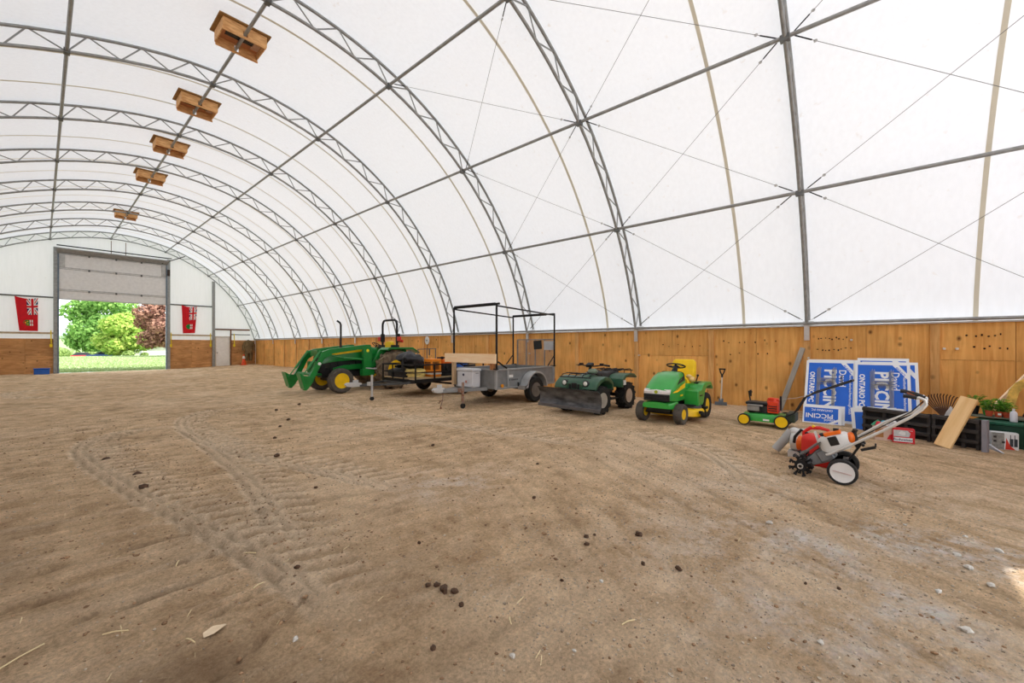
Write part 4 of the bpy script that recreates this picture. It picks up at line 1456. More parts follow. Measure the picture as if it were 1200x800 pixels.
# ------------------------------------------------------------------ grey box trailer with rack
G = thing('box_trailer', 'grey steel box trailer with tall black pipe rack', 'trailer', (7.36, 7.68, 0), PI)
GRY = mat('trailer_grey', (134, 136, 136), .5, .25, .10, 5)
L2, H2 = 2.4, .70
m = MB()
m.box((-L2 / 2, H2, .665), (L2, .035, .48)).build('side_board', GRY, G, 0)
m = MB()
m.box((-L2 / 2, -H2, .665), (L2, .035, .48)).build('side_board', GRY, G, 0)
m = MB()
m.box((0, 0, .665), (.035, 2 * H2, .48)).build('front_board', GRY, G, 0)
m = MB()
m.box((-L2 / 2, 0, .43), (L2, 2 * H2, .03)).build('bed_floor', mat('bed_grey', (96, 96, 96), .7), G, 0)
m = MB()
for s in (1, -1):
    m.box((-L2 / 2, s * (H2 + .02), .90), (L2 + .04, .07, .035)).box((-L2 / 2, s * (H2 + .02), .435), (L2 + .04, .06, .05))
    for x in (.0, -.42, -L2): m.box((x, s * (H2 + .02), .665), (.06, .06, .48))
m.box((.01, 0, .9), (.06, 2 * H2, .035))
m.build('corner_posts', mat('trailer_grey_light', (158, 160, 160), .5, .25), G, .5, .004)
m = MB()
m.box((-L2 - .03, 0, .665), (.05, 2 * H2, .48))
m.build('tail_board', GRY, G, 0)
for s in (1, -1):
    wheel(G, (-1.35, s * (H2 + .14), .33), .325, .20, .19, RUBBER, mat('spoke_grey', (120, 118, 116), .4, .4), s, spokes=5, n=26)
    m = MB()
    y0, y1 = sorted((s * (H2 + .03), s * (H2 + .27)))
    oa = [(-1.35 + .44 * math.cos(a), .40 + .42 * math.sin(a)) for a in [PI * k / 12 for k in range(13)]]
    ia = [(-1.35 + .40 * math.cos(a), .40 + .38 * math.sin(a)) for a in [PI * k / 12 for k in range(12, -1, -1)]]
    oa[0] = (-.90, .38)
    m.prism([(-.82, .42), (-.82, .36)] + oa[1:] + ia, y0, y1)
    m.build('fender', mat('fender_grey', (176, 178, 178), .45, .25), G, .5)
    m = MB()
    m.box((-.86, s * (H2 + .15), .43), (.12, .22, .08)).build('fender_step', mat('fender_grey', (176, 178, 178)), G, .5)
    MB().cyl((-.18 - .0, s * (H2 + .05), .50), (-.18, s * (H2 + .075), .50), .045, n=14).build('marker_lamp', mat('amber_lamp', (226, 150, 40), .3), G)
    MB().box((-.80, s * (H2 + .06), .50), (.03, .03, .1)).build('rope_hook', BLACK, G, 0)
    MB().box((-L2 - .07, s * (H2 - .02), .5), (.04, .1, .1)).build('tail_lamp', mat('tail_lamp_red', (170, 40, 30), .3), G, 0)
MB().box((-.55, H2 + .020, .72), (.17, .004, .07)).build('white_sticker', WHITE, G, 0)
m = MB()
for k, lw in enumerate((.030, .026, .032, .0, .030, .026, .030, .028, .026, .030)):
    if lw: m.box((-.42 - .043 * k, H2 + .0185, .625), (lw, .004, .045 if k % 3 else .038))
m.build('worn_lettering', mat('dark_lettering', (72, 76, 80), .6), G, 0)
MB().cyl((-1.35, -H2, .33), (-1.35, H2, .33), .03).box((-1.35, 0, .40), (.08, 1.2, .06)).build('axle', FRM, G)
m = MB()
m.bar((0, .4, .42), (1.1, .02, .42), .07, .08).bar((0, -.4, .42), (1.1, -.02, .42), .07, .08).bar((0, 0, .42), (1.15, 0, .42), .08, .08)
m.build('tongue', GRY, G, .5)
m = MB()
m.prism([(1.05, .40), (1.22, .38), (1.34, .40), (1.38, .46), (1.32, .51), (1.05, .5)], -.05, .05).box((1.18, 0, .54), (.14, .03, .08))
m.build('coupler', LGREY, G, .5, .01)
m = MB()
m.tube([(1.1, .03, .38), (1.12, .05, .22), (1.15, .02, .08), (1.16, .03, .02)], .011, 5).tube([(1.02, -.05, .38), (1.0, -.1, .2), (1.1, -.12, .12), (1.14, -.02, .2)], .011, 5).ball((1.16, .03, .03), .025, 8, 6)
m.build('safety_chain', RUST, G)
m = MB()
m.cyl((.72, .31, .15), (.72, .31, .62), .032).cyl((.72, .31, .05), (.72, .31, .3), .024).box((.72, .22, .42), (.08, .16, .1))
j = m.build('jack_stand', RUST, G)
MB().cyl((.72, .285, .06), (.72, .335, .06), .06, n=14).build('jack_wheel', BLACK, j)
# the rack
RK = mat('rack_black', (26, 26, 28), .4, .4, .2)
HB, H2 = H2, .785
for s in (1, -1):
    MB().tube([(.05, s * H2, .90), (.05, s * H2, 2.52)], .026, 8).build('front_upright', RK, G)
    MB().tube([(-L2 + .03, s * H2, .90), (-L2 + .03, s * H2, 2.42)], .024, 8).build('rear_upright', RK, G)
MB().cyl((.02, -H2, 2.52), (.02, H2 - .08, 2.52), .04).cyl((.02, H2 - .1, 2.52), (.02, H2 + .06, 2.52), .028).build('front_roller', RK, G)
MB().cyl((-L2 + .03, -H2, 2.41), (-L2 + .03, H2 - .3, 2.41), .036).cyl((-L2 + .03, -H2, 2.41), (-L2 + .03, H2, 2.41), .024).build('rear_roller', RK, G)
for s in (1, -1): MB().bar((.02, s * H2, 2.47), (-L2 + .03, s * H2, 2.37), .035, .035).build('top_rail', RK, G)
for s in (1, -1):
    m = MB()
    m.bar((.0, s * H2, 1.1), (-.32, s * H2, .93), .03, .03)
    m.bar((-L2 + .03, s * H2, 1.22), (-L2 + .35, s * H2, .93), .022, .022).build('rack_brace', RK, G)
m = MB()
for x in (.05, -L2 + .03):
    for s in (1, -1): m.box((x, s * .75, .925), (.08, .14, .02))
m.build('rack_foot', RK, G, 0)
MB().cyl((-.32, -H2 + .02, .95), (-.7, -H2 + .02, .95), .03).build('tie_bar', RK, G)
H2 = HB
# raised ramp gate at the rear
RMP = mat('ramp_grey', (150, 146, 142), .55, .3)
m = MB()
for k in range(5): m.bar((-L2 - .08, -H2 + 2 * H2 * k / 4, .5), (-L2 - .08, -H2 + 2 * H2 * k / 4, 1.68), .03, .03)
m.bar((-L2 - .08, -H2, 1.68), (-L2 - .08, H2, 1.68), .03, .03)
rg = m.build('ramp_gate', RMP, G, .5)
m = MB()
for k in range(42): m.bar((-L2 - .08, -H2, .55 + k * .0268), (-L2 - .08, H2, .55 + k * .0268), .004, .004)
for k in range(52): m.bar((-L2 - .085, -H2 + k * .0272, .52), (-L2 - .085, -H2 + k * .0272, 1.66), .004, .004)
ms_ = m.build('wire_mesh', RMP, rg, 0)
ms_['kind'] = 'stuff'
MB().box((-L2 - .06, H2 - .18, 1.5), (.01, .34, .26)).build('mesh_patch', mat('pale_patch', (186, 188, 190), .5, .2), rg, 0)
MB().box((-L2 - .045, .12, 1.52), (.012, .30, .26), (R(4), 0, 0)).build('number_plate', mat('black_plate', (30, 32, 32), .6), rg, 0, .005)
# things riding on it
BRD = mat('new_board', (252, 226, 190), .7, 0, .07, 3, 0, (9, 1, 9), (246, 210, 166))
o = MB().box((0, 0, .31), (.09, .09, .62)).build('timber_post', mat('post_timber', (206, 176, 138), .8, 0, .1, 3, 0, (9, 9, 1)), None, 0, .004)
o.location = (7.36 - .12, 7.68 + .70, .47)
tag(o, 'tall timber post under the left end of the pine board', 'post')
o = MB().box((0, 0, .09), (.10, .10, .18)).build('timber_post', mat('post_timber_dark', (176, 120, 74), .8, 0, .1, 3, 0, (9, 9, 1)), None, 0, .004)
o.location = (7.30, 7.68 - .66, .905)
tag(o, 'short timber block under the right end of the pine board', 'post')
o = MB().box((0, 0, 0), (.045, 1.86, .23)).build('pine_board', BRD, None, 0, .003)
o.location = (7.15, 7.68 + .02, 1.18)
tag(o, 'new pine board across the front of the grey box trailer', 'board')
o = thing('cooler_box', 'pale grey storage box on the tongue of the grey trailer', 'box', (7.10, 7.66, .463), PI)
MB().box((0, 0, .20), (.28, .56, .40)).build('body', mat('storage_grey', (200, 201, 205), .45, 0, .04), o, .5, .02)
MB().box((0, 0, .43), (.31, .59, .06)).build('lid', mat('storage_grey', (200, 201, 205)), o, .5, .015)
MB().cyl((.14, -.04, .31), (.148, -.04, .31), .032, n=16).build('round_badge', mat('badge_navy', (34, 38, 70), .5), o)
MB().box((.148, .06, .14), (.006, .05, .06)).build('sticker', mat('sticker_orange', (196, 130, 110), .5), o, 0)
MB().box((-.02, .284, .35), (.10, .006, .012)).build('latch', DKSTEEL, o, 0)

# black pipe with a blue end on the wall ledge
o = thing('roller_pipe', 'black pipe with blue end lying along the wall ledge', 'pipe', (11.62, 12.0, 2.0))
MB().cyl((0, -.95, 0), (0, 1.1, 0), .042).build('pipe', BLKMET, o)
MB().cyl((0, -1.05, 0), (0, -.95, 0), .05).build('end_cap', mat('cap_blue', (40, 80, 190), .4), o)

# ------------------------------------------------------------------ quad bike with plough blade
Q = thing('quad_bike', 'dark green quad bike with black plough blade in front', 'quad bike', (8.73, 4.95, 0), PI)
QG = mat('quad_green', (44, 86, 62), .4, 0, .12, 6, coat=.2)
for s in (1, -1):
    wheel(Q, (.62, s * .42, .30), .295, .22, .165, RUBBER, ALU, s, 12, .025, spokes=6, name='front_wheel', turn=R(-4))
    wheel(Q, (-.62, s * .42, .30), .30, .26, .165, RUBBER, ALU, s, 13, .03, spokes=6, name='rear_wheel')
m = MB()
m.box((0, 0, .38), (1.1, .24, .18)).box((0.0, 0, .46), (.5, .34, .24)).cyl((.62, -.4, .30), (.62, .4, .30), .035).cyl((-.62, -.4, .30), (-.62, .4, .30), .045)
for s in (1, -1):
    m.cyl((.55, s * .18, .62), (.62, s * .33, .36), .035).bar((.1, s * .34, .26), (-.3, s * .34, .26), .16, .03)
m.build('frame', BLACK, Q, .6, .01)
for s in (1, -1):
    m = MB()
    oa = [(.18, .52), (.22, .68), (.36, .78), (.58, .82), (.80, .76), (.95, .66), (1.0, .55)]
    ia = [(.96, .54), (.90, .60), (.76, .68), (.58, .73), (.40, .70), (.28, .62), (.25, .52)]
    m.prism(oa + ia, *sorted((s * .20, s * .54)))
    m.build('front_fender', QG, Q, .7, .015)
    m = MB()
    oa = [(-.20, .52), (-.24, .72), (-.36, .80), (-.62, .84), (-.86, .82), (-1.0, .74)]
    ia = [(-.98, .70), (-.84, .76), (-.62, .77), (-.42, .74), (-.32, .66), (-.28, .52)]
    m.prism(oa + ia, *sorted((s * .16, s * .55)))
    m.build('rear_fender', QG, Q, .7, .015)
    m = MB()
    m.prism([(-.22, .44), (.24, .44), (.2, .6), (.05, .66), (-.2, .64)], *sorted((s * .28, s * .33)))
    m.build('side_guard', mat('quad_dark', (40, 44, 44), .6), Q, .5, .01)
    m = MB()
    m.lathe([(.075, -.03), (.078, .02), (.06, .04)], (.94, s * .27, .665), (1, 0, .1), 16)
    hl = m.build('headlamp', mat('lamp_bezel', (30, 32, 32), .4), Q, .6)
    MB().ball((.965, s * .27, .667), (.03, .058, .058), 14, 8).build('lens', mat('lamp_lens', (222, 222, 212), .15, 0, .03), hl)
MB().box((-.32, .556, .63), (.13, .006, .11)).build('white_sticker', WHITE, Q, 0)
m = MB()
m.loft([rr_ring(.30, .16, .60, .88, .4), rr_ring(.62, .20, .60, .82, .4), rr_ring(.92, .24, .56, .74, .4), rr_ring(1.0, .2, .54, .66, .4)])
m.build('nose', QG, Q, .7)
m = MB()
m.box((.99, 0, .62), (.04, .14, .12)).box((1.0, .11, .6), (.03, .05, .12)).box((1.0, -.11, .6), (.03, .05, .12)).box((.98, 0, .52), (.06, .6, .06))
m.build('grille', BLACK, Q, .5, .01)
m = MB()
m.loft([rr_ring(.30, .13, .62, .90, .5), rr_ring(.05, .15, .62, .92, .5), rr_ring(-.2, .17, .62, .86, .4), rr_ring(-.6, .18, .66, .90, .4), rr_ring(-.8, .16, .7, .9, .4)])
m.build('seat', mat('seat_vinyl', (52, 50, 50), .6, 0, .1), Q, .7)
MB().ball((.30, .06, .90), (.14, .11, .07), 12, 8).build('tank_pod', mat('pod_grey_green', (120, 136, 116), .4), Q)
m = MB()
for y in (-.36, -.18, 0, .18, .36): m.tube([(.42, y * .9, .84), (.62, y, .875), (.9, y, .86), (.97, y, .80)], .011, 6)
m.tube([(.42, -.38, .84), (.42, .38, .84)], .011, 6).tube([(.97, -.4, .80), (.97, .4, .80)], .013, 6).tube([(.7, -.4, .875), (.7, .4, .875)], .011, 6)
m.build('front_rack', BLKMET, Q)
m = MB()
for y in (-.36, -.18, 0, .18, .36): m.tube([(-.42, y, .90), (-.7, y, .915), (-1.0, y, .92), (-1.08, y, .88), (-1.05, y, .80)], .011, 6)
m.tube([(-.42, -.4, .90), (-.42, .4, .90)], .011, 6).tube([(-1.08, -.4, .88), (-1.08, .4, .88)], .013, 6).tube([(-.75, -.4, .916), (-.75, .4, .916)], .011, 6)
m.build('rear_rack', BLKMET, Q)
m = MB()
m.cyl((.42, 0, .80), (.30, 0, 1.0), .03)
m.tube([(.16, .40, 1.03), (.24, .30, 1.05), (.30, .08, 1.02), (.30, -.08, 1.02), (.24, -.30, 1.05), (.16, -.40, 1.03)], .014, 8)
hb = m.build('handlebar', BLKMET, Q)
for s in (1, -1):
    MB().cyl((.15, s * .42, 1.03), (.22, s * .31, 1.05), .022).box((.26, s * .27, 1.06), (.06, .08, .06)).bar((.28, s * .28, 1.05), (.25, s * .42, 1.04), .012, .012).build('grip', BLACK, hb)
MB().box((.33, 0, 1.05), (.14, .16, .07), (0, R(25), 0)).build('dash_pod', BLACK, hb, .5, .02)
# blade
pl = MB()
pts = []
sec = [(.0, .14), (-.045, .22), (-.06, .32), (-.05, .42), (-.01, .50), (.05, .56)]
W2 = .86
vs = []
a = R(6)
mt = Mx.Translation(V((1.12, -.10, 0))) @ Mx.Rotation(-a, 4, 'Z')
outl = [(x + .008, z) for x, z in sec] + [(x - .008, z) for x, z in reversed(sec)]
bl = pl.prism(outl, -W2, W2, mt).build('plough_blade', mat('worn_black_blade', (112, 113, 116), .38, .45, .25, 2.6, 0, (1, 1, 3), (40, 41, 44)), Q, .7)
MB().box((.012, 0, .145), (.018, 2 * W2, .07), None, mt).build('cutting_edge', mat('worn_edge', (104, 104, 106), .45, .4), bl, 0)
rb = MB()
for y in (-.7, -.35, 0, .35, .7): rb.prism([(-.06, .16), (-.11, .2), (-.11, .48), (-.06, .52)], y - .008, y + .008, mt)
rb.bar((1.05, -.1, .3), (.3, -.12, .25), .06, .06).bar((1.05, .0, .3), (.3, .12, .25), .06, .06).bar((1.08, -.05, .42), (.9, -.05, .56), .03, .03)
rb.build('push_frame', BLACK, bl, .5)

# ------------------------------------------------------------------ lawn tractor
M_ = thing('lawn_tractor', 'green riding lawn tractor with yellow seat and yellow deck', 'lawn tractor', (8.62, 3.12, 0), PI)
for s in (1, -1):
    wheel(M_, (.62, s * .37, .195), .19, .16, .095, DUSTRUB, YEL, s, turf=22, name='front_wheel', n=24, turn=R(-3))
    wheel(M_, (-.56, s * .41, .26), .255, .25, .14, RUBBER, YEL, s, turf=26, name='rear_wheel', n=28)
m = MB()
m.box((0, 0, .33), (1.5, .32, .10)).cyl((.62, -.32, .2), (.62, .32, .2), .03).box((.6, 0, .27), (.12, .4, .08)).cyl((-.56, -.35, .26), (-.56, .35, .26), .05).box((-.55, 0, .34), (.4, .36, .2)).box((.72, 0, .3), (.1, .46, .14))
m.build('chassis', BLACK, M_, .6, .01)
def hring(x, w_, z0, z1, top):
    return [(x, -w_, z0), (x, w_, z0), (x, w_ * 1.02, z0 + (z1 - z0) * .5), (x, w_ * .96, z1 - (z1 - z0) * .22), (x, w_ * top, z1 - .02), (x, w_ * .3, z1), (x, -w_ * .3, z1), (x, -w_ * top, z1 - .02), (x, -w_ * .96, z1 - (z1 - z0) * .22), (x, -w_ * 1.02, z0 + (z1 - z0) * .5)]
m = MB()
m.loft([hring(.02, .26, .42, .97, .78), hring(.25, .27, .42, .97, .78), hring(.5, .275, .42, .90, .76), hring(.72, .27, .44, .77, .75), hring(.84, .25, .46, .66, .78)])
hd = m.build('hood', LGREEN, M_, .8)
m = MB()
m.loft([hring(.50, .29, .30, .44, .9), hring(.80, .285, .30, .43, .9), hring(.90, .25, .31, .42, .9)])
m.build('bumper', LGREEN, M_, .8)
m = MB()
m.box((.84, 0, .505), (.06, .50, .13))
for k in range(3): m.box((.875, 0, .47 + k * .04), (.03, .46, .014))
m.build('grille', mat('grille_black', (30, 30, 32), .45), M_, .5, .01)
m = MB()
m.loft([[(.80, y0, .572), (.80, y1, .572), (.865 - abs(y1) * .12, y1, .60), (.84 - abs(y1) * .1, y1, .655), (.84 - abs(y0) * .1, y0, .655), (.865 - abs(y0) * .12, y0, .60)] for y0, y1 in ((-.25, -.25), (-.2, -.2), (-.1, -.1), (0, 0), (.1, .1), (.2, .2), (.25, .25))][0:0] or
       [[(.80, y, .572), (.875 - abs(y) * .10, y, .575), (.875 - abs(y) * .10, y, .62), (.835 - abs(y) * .08, y, .665), (.78, y, .665)] for y in (-.25, -.17, -.08, 0, .08, .17, .25)])
hl = m.build('headlamps', mat('headlamp_clear', (226, 220, 216), .2, 0, .06, 12), M_, .5)
MB().box((.868, 0, .613), (.02, .15, .075)).build('badge_plate', WHITE, hl, .5, .004)
MB().lathe([(.034, 0), (.034, .006)], (.878, 0, .615), (1, 0, .2), 18).build('badge', mat('badge_gold_green', (150, 160, 30), .4), hl)
for s in (1, -1):
    m = MB()
    m.add([(.08, s * .276, .66), (.55, s * .290, .60), (.78, s * .276, .60), (.52, s * .290, .68), (.08, s * .275, .755)], [(0, 1, 2, 3, 4)])
    m.build('hood_stripe', YEL, hd, 0)
    m = MB()
    m.add([(.06, s * .262, .80), (.40, s * .274, .76), (.52, s * .272, .73), (.34, s * .262, .84), (.06, s * .252, .90)], [(0, 1, 2, 3, 4)])
    m.build('side_vent', BLACK, hd, 0)
    MB().box((.30, s * .28, .52), (.12, .012, .03)).build('model_strip', YEL, hd, 0)
m = MB()
m.loft([rr_ring(-.05, .19, .42, .96, .3), rr_ring(.04, .25, .42, .97, .3)])
m.build('dash_tower', mat('dash_grey', (58, 60, 62), .6), M_, .6)
m = MB()
sw = [V((-.18 + .16 * math.cos(a), .18 * math.sin(a), 1.075 + .05 * math.cos(a))) for a in [2 * PI * i / 24 for i in range(24)]]
m.tube(sw, .015, 8, True).cyl((-.17, 0, 1.06), (-.06, 0, .92), .04, .07).ball((-.18, 0, 1.065), (.06, .06, .03))
for k in (1, 11, 6, 18): m.bar((-.18, 0, 1.065), sw[k], .035, .012)
m.build('steering_wheel', BLACK, M_)
m = MB()
m.loft([rr_ring(-.2, .24, .70, .82, .5), rr_ring(-.4, .25, .69, .82, .5), rr_ring(-.62, .25, .70, .84, .5)])
bk = []
for z, x, w_ in ((.76, -.60, .24), (.90, -.63, .255), (1.05, -.66, .255), (1.15, -.69, .24), (1.20, -.70, .19)):
    bk.append([(x + .05, -w_, z), (x + .075, -w_ * .6, z), (x + .075, w_ * .6, z), (x + .05, w_, z), (x - .05, w_, z), (x - .05, -w_, z)])
m.loft(bk)
m.build('seat', SEATY, M_, .9, .02)
MB().box((-.42, 0, .66), (.34, .36, .1)).build('seat_base', BLACK, M_, .5, .02)
m = MB()
m.prism([(.05, .30), (-.24, .30), (-.30, .34), (-.38, .54), (-.50, .64), (-.80, .66), (-.94, .56), (-.96, .60), (-.82, .735), (-.40, .735), (-.25, .70), (-.18, .62), (.05, .60)], .24, .52)
m.build('fender', LGREEN, M_, .5, .02)
m = MB()
m.prism([(.05, .30), (-.24, .30), (-.30, .34), (-.38, .54), (-.50, .64), (-.80, .66), (-.94, .56), (-.96, .60), (-.82, .735), (-.40, .735), (-.25, .70), (-.18, .62), (.05, .60)], -.52, -.24)
m.build('fender', LGREEN, M_, .5, .02)
MB().box((-.45, 0, .66), (.95, .5, .12)).build('fender_bridge', LGREEN, M_, .5, .02)
for s in (1, -1):
    MB().box((-.04, s * .36, .31), (.42, .22, .03)).build('footrest', BLACK, M_, .5, .005)
    MB().box((-.12, s * .525, .50), (.14, .01, .025)).build('fender_slot', BLACK, M_, 0)
    MB().cyl((-.52, s * .30, .74), (-.50, s * .34, .86), .012).ball((-.50, s * .34, .87), (.03, .025, .025)).box((-.45, s * .36, .72), (.3, .07, .04)).build('lever', BLACK, M_)
MB().ball((-.33, .27, .80), (.09, .07, .06), 12, 8).ball((-.28, .23, .86), (.05, .06, .04), 10, 6).build('work_gloves', mat('glove_tan', (232, 196, 130), .8), M_)
m = MB()
dk = [(.42 * math.cos(a) * 1.0 - .02, .60 * math.sin(a)) for a in [2 * PI * i / 24 for i in range(24)]]
m.loft([[(x * 1.02, y * 1.0, .11) for x, y in dk], [(x, y, .20) for x, y in dk], [(x * .94, y * .96, .235) for x, y in dk], [(x * .6, y * .8, .26) for x, y in dk]])
dkk = m.build('mower_deck', YEL, M_, .6)
MB().lathe([(.2, 0), (.2, .05), (.12, .07), (.0001, .075)], (-.06, .34, .25), (0, 0, 1), 16).build('spindle_cover', mat('cover_grey', (84, 86, 88), .6), dkk)
MB().cyl((.16, .60, .17), (.16, .66, .17), .045, n=14).box((.16, .6, .2), (.06, .06, .05)).build('gauge_wheel', BLACK, dkk)
MB().box((-.30, .54, .24), (.12, .1, .05)).build('deck_bracket', BLACK, dkk, .5, .01)
# ------------------------------------------------------------------ flags on the far wall
def flag(label, tl, tr, br, bl_, y, seed):
    """red ensign hung from its hoist edge; u across (0-1), v down (0-1)"""
    t = thing('provincial_flag', label, 'flag', (tl[0], y, tl[1]), group='red flags on the far wall')
    def P(u, v, lift=0):
        x = (tl[0] * (1 - u) + tr[0] * u) * (1 - v) + (bl_[0] * (1 - u) + br[0] * u) * v
        z = (tl[1] * (1 - u) + tr[1] * u) * (1 - v) + (bl_[1] * (1 - u) + br[1] * u) * v
        z -= .10 * math.sin(PI * u) * (1 - v)
        w_ = .035 * math.sin(u * 9 + seed + v * 2) + .02 * math.sin(v * 7 + seed)
        return V((x - tl[0], w_ - lift, z - tl[1]))
    def sheet(name, polys, m, lift, par):
        mb_ = MB()
        for poly in polys:
            if len(poly) == 4:
                a, b, c, d = [V((p[0], p[1], 0)) for p in poly]
                n1 = max(2, int(max((b - a).length, (c - d).length) * 20))
                n2 = max(2, int(max((d - a).length, (c - b).length) * 20))
                vs = []
                for j in range(n2 + 1):
                    for i in range(n1 + 1):
                        p = (a * (1 - i / n1) + b * i / n1) * (1 - j / n2) + (d * (1 - i / n1) + c * i / n1) * j / n2
                        vs.append(P(p.x, p.y, lift))
                mb_.add(vs, [(j * (n1 + 1) + i, j * (n1 + 1) + i + 1, (j + 1) * (n1 + 1) + i + 1, (j + 1) * (n1 + 1) + i) for j in range(n2) for i in range(n1)])
            else:
                mb_.add([P(p[0], p[1], lift) for p in poly], [tuple(range(len(poly)))])
        return mb_.build(name, m, par, 2.0)
    def rect(u0, u1, v0, v1): return [(u0, v0), (u1, v0), (u1, v1), (u0, v1)]
    FR = mat('flag_red', (212, 18, 34), .8, 0, .05)
    FB = mat('flag_blue', (28, 32, 92), .8, 0, .05)
    FW = mat('flag_white', (240, 238, 236), .8, 0, .03)
    FG = mat('flag_green', (36, 128, 52), .8, 0, .05)
    sheet('cloth', [rect(0, 1, 0, 1)], FR, 0, t)
    # canton, rotated with the flag: top right, half the width, half the drop
    c0, c1, r0, r1 = .50, 1.0, 0.0, .5
    cu, cv = (c0 + c1) / 2, (r0 + r1) / 2
    ca = sheet('canton', [rect(c0, c1, r0, r1)], FB, .004, t)
    def diag(w_):
        a, b = w_ * (c1 - c0), w_ * (r1 - r0)
        return [[(c0, r0), (c0 + a, r0), (c1, r1 - b), (c1, r1)], [(c0, r0), (c1, r1), (c1 - a, r1), (c0, r0 + b)],
                [(c1, r0), (c1 - a, r0), (c0, r1 - b), (c0, r1)], [(c1, r0), (c0, r1), (c0 + a, r1), (c1, r0 + b)]]
    sheet('white_saltire', diag(.16), FW, .008, ca)
    sheet('red_saltire', diag(.05), FR, .011, ca)
    sheet('white_cross', [rect(cu - .095, cu + .095, r0, r1), rect(c0, c1, cv - .055, cv + .055)], FW, .014, ca)
    sheet('red_cross', [rect(cu - .055, cu + .055, r0, r1), rect(c0, c1, cv - .03, cv + .03)], FR, .017, ca)
    # shield turned on its side: point to the left, white chief with red cross to the right
    v0, v1 = .66, .84
    sheet('shield', [[(.58, v0), (.58, v1), (.42, v1), (.32, v1 - .03), (.25, (v0 + v1) / 2), (.32, v0 + .03), (.42, v0)]], FG, .006, t)
    sh = sheet('shield_chief', [rect(.58, .75, v0, v1)], FW, .006, t)
    sheet('chief_cross', [rect(.645, .685, v0, v1), rect(.58, .75, (v0 + v1) / 2 - .013, (v0 + v1) / 2 + .013)], FR, .010, sh)
    lv = []
    for (u, v) in ((.38, .75), (.48, .71), (.48, .79)):
        pts = []
        for i in range(12):
            a = 2 * PI * i / 12
            r = .055 if i % 2 == 0 else .028
            pts.append((u + r * math.cos(a), v + r * .5 * math.sin(a)))
        lv.append(pts)
    sheet('gold_leaves', lv, mat('flag_gold', (246, 196, 40), .7), .010, t)
    return t
flag('red flag with blue canton, left of the overhead door', (-1.0, 4.40), (-.10, 4.34), (-.10, 2.36), (-.82, 2.38), YF - .24, .4)
flag('red flag with blue canton, right of the overhead door', (6.72, 4.43), (7.62, 4.40), (7.50, 2.42), (6.78, 2.38), YF - .24, 2.2)
# tie straps
SY = mat('strap_yellow', (238, 208, 40), .6)
for (x, nm) in ((.42, 'left of the left door post'), (6.12, 'right of the right door post'), (8.45, 'left of the grey gable post'), (9.98, 'right of the man door')):
    o = MB().tube([(x, YF - .2, 2.42), (x, YF - .22, 2.2), (x + .01, YF - .23, 1.62)], .03, 6).box((x, YF - .23, 1.5), (.12, .05, .2)).build('yellow_strap', SY)
    tag(o, 'yellow strap hanging ' + nm, 'strap')
o = MB().box((0, 0, .16), (.62, .4, .32)).box((0, 0, .34), (.68, .46, .05)).build('blue_tub', BLUE, None, .5, .02)
o.location = (.05, 37.0, ground(.05, 37.0))
tag(o, 'blue plastic tub at the foot of the far wall', 'tub')
# traffic cone and coveralls in the corner
cn = thing('traffic_cone', 'orange traffic cone with white collar in the far corner', 'cone', (10.35, 36.6, ground(10.35, 36.6)))
MB().box((0, 0, .02), (.42, .42, .04)).lathe([(.17, .04), (.06, .58), (.045, .82), (.03, .84)], n=18).build('cone_body', mat('cone_orange', (232, 84, 40), .5), cn, .5)
MB().lathe([(.105, .50), (.062, .70)], n=18).build('collar', WHITE, cn, .5)
cv = thing('coveralls', 'khaki coveralls hanging on the corner of the far wall', 'clothing', (10.95, YF - .32, 0))
KH = mat('khaki_cloth', (124, 104, 72), .9, 0, .25, 5)
m = MB()
m.loft([[(w_ * math.cos(a), .11 * math.sin(a), z) for a in [2 * PI * i / 12 for i in range(12)]] for w_, z in ((.10, 1.92), (.30, 1.82), (.33, 1.5), (.27, 1.1), (.30, .9))])
m.build('torso', KH, cv, .8)
for s in (1, -1):
    MB().tube([(s * .28, 0, 1.78), (s * .38, .02, 1.4), (s * .37, .02, 1.1)], [.09, .08, .07], 8).build('sleeve', KH, cv, .8)
    MB().tube([(s * .14, 0, .95), (s * .15, 0, .6), (s * .14, .02, .3)], [.14, .12, .10], 8).build('trouser_leg', KH, cv, .8)
MB().cyl((0, .3, 1.94), (0, -.02, 1.94), .02).build('hook', BLACK, cv)

# ------------------------------------------------------------------ round disc on a stake, shovel, leaning grey board
rd = thing('disc_marker', 'round white disc on a thin stake against the right wall', 'marker', (11.2, 11.35, 0), R(-6))
rd.location = (11.30, 14.9, ground(11.3, 14.9))
m = MB()
m.lathe([(.0001, .012), (.17, .012), (.185, 0), (.17, -.012), (.0001, -.012)], (0, 0, 1.72), (-1, 0, 0), 26)
m.build('disc', WHITE, rd, .5)
MB().cyl((-.013, 0, 1.72), (-.02, 0, 1.72), .04).build('hub', DKSTEEL, rd)
MB().tube([(0, 0, 0), (0, 0, 1.56)], .016, 6).build('stake', mat('stake_brown', (104, 74, 48), .8), rd)
sh = thing('floor_scraper', 'black gripped scraper with wide flat blade leaning on the right wall', 'scraper', (11.18, 2.86, ground(11.18, 2.86)), rot=(0, R(9), 0))
MB().tube([(0, 0, .10), (0, 0, .78)], .017, 8).build('shaft', mat('shaft_pale', (216, 206, 190), .5), sh)
m = MB()
m.tube([(0, 0, .74), (0, -.045, .84), (0, -.06, .91)], .016, 6).tube([(0, 0, .74), (0, .045, .84), (0, .06, .91)], .016, 6).tube([(0, -.075, .91), (0, .075, .91)], .018, 8).cyl((0, 0, .70), (0, 0, .78), .024)
m.build('grip', BLACK, sh)
m = MB()
m.box((-.01, 0, .045), (.018, .28, .085)).prism([(-.02, .08), (.02, .08), (.012, .17), (-.012, .17)], -.05, .05)
